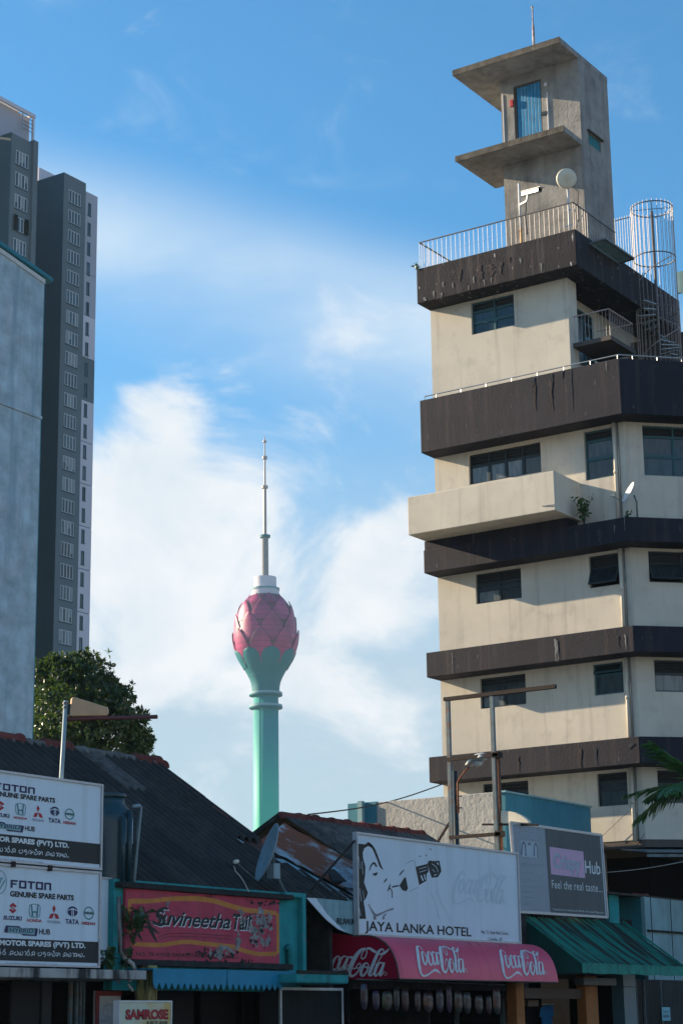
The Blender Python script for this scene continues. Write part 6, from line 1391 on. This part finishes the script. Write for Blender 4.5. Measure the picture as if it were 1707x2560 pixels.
M['lg_dark'] = surf('teal_green_concrete', (.01, .16, .18), .6, .08, .03, bump=0)
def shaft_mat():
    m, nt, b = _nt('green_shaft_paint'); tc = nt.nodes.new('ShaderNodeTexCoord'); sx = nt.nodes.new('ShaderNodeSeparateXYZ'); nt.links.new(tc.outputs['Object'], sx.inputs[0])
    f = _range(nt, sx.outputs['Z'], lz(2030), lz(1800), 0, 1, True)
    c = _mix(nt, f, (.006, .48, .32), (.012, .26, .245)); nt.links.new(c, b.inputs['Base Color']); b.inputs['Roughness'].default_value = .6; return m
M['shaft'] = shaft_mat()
def rev(name, prof, mat, n=48, parent=lt, sm=True):
    m = MB(); m.lathe([(lr(h), lz(y)) for y, h in prof], (LX, LY, 0), n); o = m.build(name, mat, parent); smooth_by_angle(o, 35) if sm else None; return o
LY_ = lambda z: 1460+z*.1658
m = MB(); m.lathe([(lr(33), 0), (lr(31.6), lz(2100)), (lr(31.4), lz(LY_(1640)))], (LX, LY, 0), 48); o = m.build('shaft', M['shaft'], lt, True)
m = MB(); dl_ = -Rt*.42-Fw*.9; dl_.z = 0; dl_.normalize(); m.tube([(LX+dl_.x*lr(32.5), LY+dl_.y*lr(32.5), 0), (LX+dl_.x*lr(31.5), LY+dl_.y*lr(31.5), lz(LY_(1660)))], lr(2.2), 6); m.build('cable_rib', M['shaft'], lt)
for y0, y1 in ((1700, 1635), (1890, 1825)):
    o = rev('viewing_ring', [(LY_(y0), 33), (LY_(y0-12), 41.5), (LY_(y0-30), 41.8), (LY_(y0-30.1), 40), (LY_(y0-31), 33)], M['lg_dark'])
    m = MB(); m.lathe([(lr(41.2), lz(LY_(y0-30))), (lr(41.2), lz(LY_(y0-62)))], (LX, LY, 0), 48, cap=False); m.build('ring_glass', M['teal_pale'], o, True)
CUP = [(1640, 34), (1560, 34.8), (1500, 36.5), (1440, 40), (1400, 43), (1340, 48.5), (1250, 57.5), (1150, 67), (1060, 73.5)]
o = rev('calyx', [(LY_(y), h) for y, h in CUP], M['lg_dark'])
rev('calyx_band', [(LY_(1402), 43.3), (LY_(1396), 43.9), (LY_(1388), 44.3), (LY_(1382), 44.2)], M['lg_dark'])
BUD = [(1250, 57), (1150, 66.5), (1060, 73), (950, 78.0), (850, 79.8), (760, 79), (700, 77.5), (600, 75.5), (520, 73), (440, 69.5), (350, 63), (290, 55), (240, 48), (190, 40)]
rev('bud', [(LY_(y), h*.985) for y, h in BUD], M['bud'], 64)
rev('bud_neck', [(LY_(345), 48), (LY_(344), 46), (LY_(260), 44), (LY_(180), 36)], M['lg_dark'])
def budr(yz):
    pr_ = [(1700, 30)]+CUP[:-1]+BUD[2:] if yz > 1060 else BUD
    pr_ = sorted(set(CUP[:-1]+BUD[2:]), key=lambda t: t[0])
    for (a, ra), (b, rb) in zip(pr_, pr_[1:]):
        if a <= yz <= b: return ra+(rb-ra)*(yz-a)/(b-a)
    return pr_[0][1] if yz < pr_[0][0] else pr_[-1][1]
M['petal_rim'] = plain('dark_petal_rim', (.06, .012, .03), .5)
view = math.atan2(-Fw.y, -Fw.x)
def petal(ang, yb_, yt_, hw, off0, off1, mat, name, round_=.5, bend=0):
    m = MB(); nu, nv_ = 8, 10
    for j in range(nv_+1):
        t = j/nv_; yy = yb_+(yt_-yb_)*t; w = hw*(1-t**1.7)**.8 if round_ < .5 else hw*(1-t**3.2)**.5
        w = w*(.82+.18*min(1, t*3)); w = max(w, .002)
        rr = budr(yy)+off0+(off1-off0)*t**2
        for i in range(nu+1):
            u = -1+2*i/nu; a = ang+u*w; r2 = lr(rr-abs(u)**2*1.2); m.v.append(Vector((LX+r2*math.cos(a), LY+r2*math.sin(a), lz(LY_(yy)))))
    n = nu+1; k = len(m.v)
    m.f = [(j*n+i, j*n+i+1, (j+1)*n+i+1, (j+1)*n+i) for j in range(nv_) for i in range(nu)]
    m.v += [Vector((LX+(v.x-LX)*.982, LY+(v.y-LY)*.982, v.z)) for v in m.v[:k]]
    m.f += [tuple(x+k for x in f[::-1]) for f in m.f]
    edge = [j*n for j in range(nv_+1)]+[j*n+nu for j in range(nv_, -1, -1)]
    m.f += [(edge[i], edge[i+1], edge[i+1]+k, edge[i]+k) for i in range(len(edge)-1)]
    o = m.build(name, mat, lt); smooth_by_angle(o, 50)
    rm = MB(); rm.tube([m.v[j*n] for j in range(nv_+1)]+[m.v[j*n+nu] for j in range(nv_-1, -1, -1)], lr(.38), 5); rm.build('rim', M['petal_rim'] if name == 'petal' else M['lg_dark'], o)
    return o
for k in range(8):
    s = R(45)*k
    petal(view+R(14)+s, 1290, 1020, R(22), 2.2, 4.2, M['lg_dark'], 'sepal', .6)
    petal(view-R(7)+s, 1230, 715, R(26), 1.2, 7.5, M['petal'], 'petal', .3)
    petal(view+R(15)+s, 880, 478, R(26), .8, 7.0, M['petal'], 'petal', .3)
    petal(view-R(7)+s, 600, 275, R(24), .8, 7.5, M['petal'], 'petal', .3)
    petal(view+R(15)+s, 340, 175, R(20), .6, 2.6, M['petal'], 'petal', .3)
Z6 = lambda z: 1060+z*.4333
rev('upper_drum', [(Z6(995), 30), (Z6(994), 35), (Z6(952), 35), (Z6(951), 28), (Z6(886), 28), (Z6(885), 2)], M['t_white'], 40)
m = MB(); m.lathe([(lr(36), lz(Z6(962))), (lr(36.5), lz(Z6(950)))], (LX, LY, 0), 40, cap=False); m.build('drum_gallery', M['teal_pale'], lt, True)
rev('mast_base', [(Z6(886), 8.4), (Z6(655), 8.2)], M['concrete'], 20); rev('mast_ring', [(Z6(656), 13), (Z6(642), 13.2), (Z6(641), 8)], M['lg_dark'], 20)
rev('mast', [(Z6(642), 4.3), (Z6(372), 4.0), (Z6(371), 8), (Z6(357), 8.2), (Z6(356), 2.6), (Z6(204), 2.3), (Z6(203), 6.3), (Z6(187), 6.5), (Z6(186), 1.7), (Z6(107), 1.5), (Z6(106), 5), (Z6(97), 5), (Z6(96), 2), (Z6(64), .3)], M['rail'], 14)

# ------------------------------------------------------------------ vegetation
def leaf(m, p, d, n, L, W, fold=.2):
    d = d.normalized(); s = d.cross(n)
    s = s.normalized() if s.length > 1e-6 else d.orthogonal().normalized(); u = s.cross(d)
    m.add([p, p+d*L*.45+s*W*.5+u*W*fold, p+d*L-u*L*.12, p+d*L*.45-s*W*.5+u*W*fold, p+d*L*.5], [(0, 1, 4), (1, 2, 4), (0, 4, 3), (4, 2, 3)])
def rv(r_):
    while True:
        v = Vector((r_.uniform(-1, 1), r_.uniform(-1, 1), r_.uniform(-1, 1)))
        if .05 < v.length < 1: return v.normalized()
rt = random.Random(11)
DT = 78.
def tp(px, py, dd=0): return oD(DT+dd, px, py)
base = tp(200, 1900); base.z = 0
tr = thing('broadleaf_tree', 'dense glossy broadleaf tree behind the shop roof beside the blue wall', 'tree', base)
blobs = [(262, 1712, 30, .2), (310, 1745, 26, .1), (345, 1795, 26, .3), (362, 1850, 22, .2), (160, 1665, 26, 0), (205, 1650, 24, .3), (135, 1655, 20, .2), (190, 1720, 72, 0), (150, 1790, 85, -.6), (120, 1720, 50, .3), (235, 1735, 75, .2), (265, 1790, 80, -.3), (285, 1740, 40, .5), (200, 1850, 100, -.4), (290, 1850, 75, .2), (335, 1850, 42, .4), (350, 1880, 30, 0), (185, 1680, 42, .2), (120, 1860, 80, 0), (330, 1825, 34, 0), (225, 1665, 36, .6), (100, 1680, 30, .5), (90, 1790, 70, .5), (298, 1790, 36, 0)]
m = MB(); trunk = []
for px, py, rp, dd in blobs:
    c = tp(px, py, dd*2); rad_ = rp*DT/CAM_F*1.05; trunk.append((c, rad_))
    for k in range(int(105*rad_*rad_)+34):
        v = rv(rt); bump = .82+.18*math.sin(v.x*7+px)*math.sin(v.y*6+py)+rt.uniform(-.16, .14)
        if rt.random() < .12: bump *= rt.uniform(1.1, 1.4)
        if rt.random() < .22: bump *= rt.uniform(.45, .85)
        p = c+v*rad_*bump; ax = (v+rv(rt)*.55+Vector((0, 0, .35))).normalized()
        for i in range(rt.randint(5, 8)):
            d = (ax*.55+rv(rt)).normalized(); leaf(m, p+d*.02, d, (ax+rv(rt)*.4), rt.uniform(.17, .27), rt.uniform(.09, .13))
m.build('crown', M['leaf'], tr)
cr = tp(205, 1800); m = MB(); m.tube([base, base+Vector((.1, .05, 5)), Vector((cr.x, cr.y, cr.z-2)), cr], [.32, .26, .2, .08], 9); m.build('trunk', M['bark'], tr, True)
for c, rad_ in trunk[::2]:
    m = MB(); s = Vector((cr.x, cr.y, cr.z-2.2+rt.uniform(0, 1))); m.tube([s, (s+c)/2+Vector((0, 0, -.2)), c], [.1, .06, .02], 6); m.build('limb', M['bark'], tr, True)

def plant(name, label, base, h, spread, n, L, cat='plant', seed=1, mat='leaf2', group=None, lean=(0, 0, 0)):
    r_ = random.Random(seed); t = thing(name, label, cat, base, group); m = MB(); st_ = MB(); base = Vector(base)
    for k in range(max(3, n//9)):
        tip = base+Vector(lean)+Vector((r_.uniform(-1, 1)*spread, r_.uniform(-1, 1)*spread, h*r_.uniform(.55, 1)))
        mid = base+(tip-base)*.5+Vector((0, 0, h*.12)); st_.tube([base, mid, tip], [.014, .01, .005], 5)
        for i in range(9):
            u = .3+.7*i/8; p = base.lerp(mid, u*2) if u < .5 else mid.lerp(tip, u*2-1); d = rv(r_)+Vector((0, 0, .1)); leaf(m, p, d, Vector((0, 0, 1))+rv(r_)*.5, L*r_.uniform(.7, 1.2), L*.75*r_.uniform(.7, 1.1), .1)
    m.build('foliage', M[mat], t); st_.build('stem', M['bark'], t); return t
p = oX(59.3, *zl(370, 750)); plant('ledge_plant', 'bushy dark green plant growing on the brown ledge beside the balcony', (59.35, p.y, 18.22), 1.15, .3, 90, .2, seed=4)
p = oX(59.5, *zl(890, 640)); plant('ledge_weed', 'small weed tuft at the foot of the white dish', (59.5, p.y, 18.22), .32, .16, 40, .1, seed=5)
p = oX(59.2, *z1(130, 1345)); plant('parapet_weed', 'small weed sprouting at the far corner of the roof parapet', (59.15, 35.65, 29.08), .35, .25, 30, .14, seed=6)
p = oY(26.8, 270, 2420); plant('ledge_creeper', 'leafy weed on the concrete ledge beside the lower parts sign', (p.x, 26.8, 2.77), .5, .28, 60, .2, seed=7)
p = oY(26.75, 355, 2345); plant('wall_creeper', 'trailing creeper with broad leaves over the left end of the tailor board', (p.x-.2, 26.82, 3.3), .7, .3, 45, .3, seed=8, lean=(.1, -.05, .1))
p = oY(26.75, 320, 2410); plant('wall_weed', 'dark straggly weed in the corner below the tailor board', (p.x, 26.8, 2.8), .45, .25, 50, .15, seed=9)
m = MB(); r_ = random.Random(2)
# palm at the pavement, its crown just outside the frame
pc = oD(47, 1768, 1962); pb_ = Vector((pc.x, pc.y, .13))
pm = thing('palm_tree', 'palm tree whose feathery green fronds reach in from the right edge', 'tree', pb_)
m = MB(); m.tube([pb_, pb_+(pc-pb_)*.5+Vector((.06, .05, 0)), pc], [.17, .12, .1], 10); m.build('trunk', M['bark'], pm, True)
def frond(dirv, L, droop, seed, wid=.55):
    r_ = random.Random(seed); d = Vector(dirv).normalized(); pts = []
    for k in range(15):
        t = k/14; pts.append(pc+d*L*t+Vector((0, 0, L*(.12*t-droop*t*t))))
    m = MB(); m.tube(pts, [.022*(1-t/16) for t in range(15)], 5)
    for k in range(1, 15):
        tt = k/14; tan = (pts[min(k+1, 14)]-pts[k-1]).normalized(); sd = tan.cross(Vector((0, 0, 1))).normalized(); up = sd.cross(tan)
        for j in (0, .33, .66):
            p = pts[k-1].lerp(pts[k], j)
            for s_ in (-1, 1):
                l = wid*(.45+.75*math.sin(math.pi*min(1, tt*.95+.05)))*r_.uniform(.85, 1.1)
                dd = (sd*s_*.8+tan*(.75+.5*tt)-up*r_.uniform(.05, .45)).normalized(); n_ = (up+rv(r_)*.3)
                leaf(m, p, dd, n_, l, .11, .1)
    return m.build('frond', M['palm'], pm)
lf = -Rt; lf = Vector((lf.x, lf.y, 0)).normalized(); fwd = Vector((Fw.x, Fw.y, 0)).normalized()
for k, (a_, L_, dr, up_) in enumerate(((0, 1.95, .24, .0), (.35, 1.8, .45, -.1), (-.3, 1.7, .08, .55), (.1, 1.5, .05, .75), (.7, 1.7, .35, .1), (-.8, 1.8, .4, .1), (2.2, 1.8, .4, .2), (-2.2, 1.8, .4, .2), (3.1, 1.8, .4, .2))):
    frond(lf*math.cos(a_)+fwd*math.sin(a_)+Vector((0, 0, up_)), L_, dr, k)

# ------------------------------------------------------------------ air
if HAZE:
    hz = MB(); hz.box(-40, 1120, -40, 880, -1.2, 392); o = hz.build('haze', M['void'], loc=(0, 0, 0)); stuff(o)
    hm = bpy.data.materials.new('haze_air'); hm.use_nodes = True; nt = hm.node_tree; nt.nodes.clear()
    ou = nt.nodes.new('ShaderNodeOutputMaterial'); pv = nt.nodes.new('ShaderNodeVolumePrincipled'); pv.inputs['Density'].default_value = HAZE
    pv.inputs['Color'].default_value = (.5, .78, 1, 1); pv.inputs['Anisotropy'].default_value = .2
    nt.links.new(pv.outputs[0], ou.inputs['Volume']); o.data.materials.clear(); o.data.materials.append(hm)
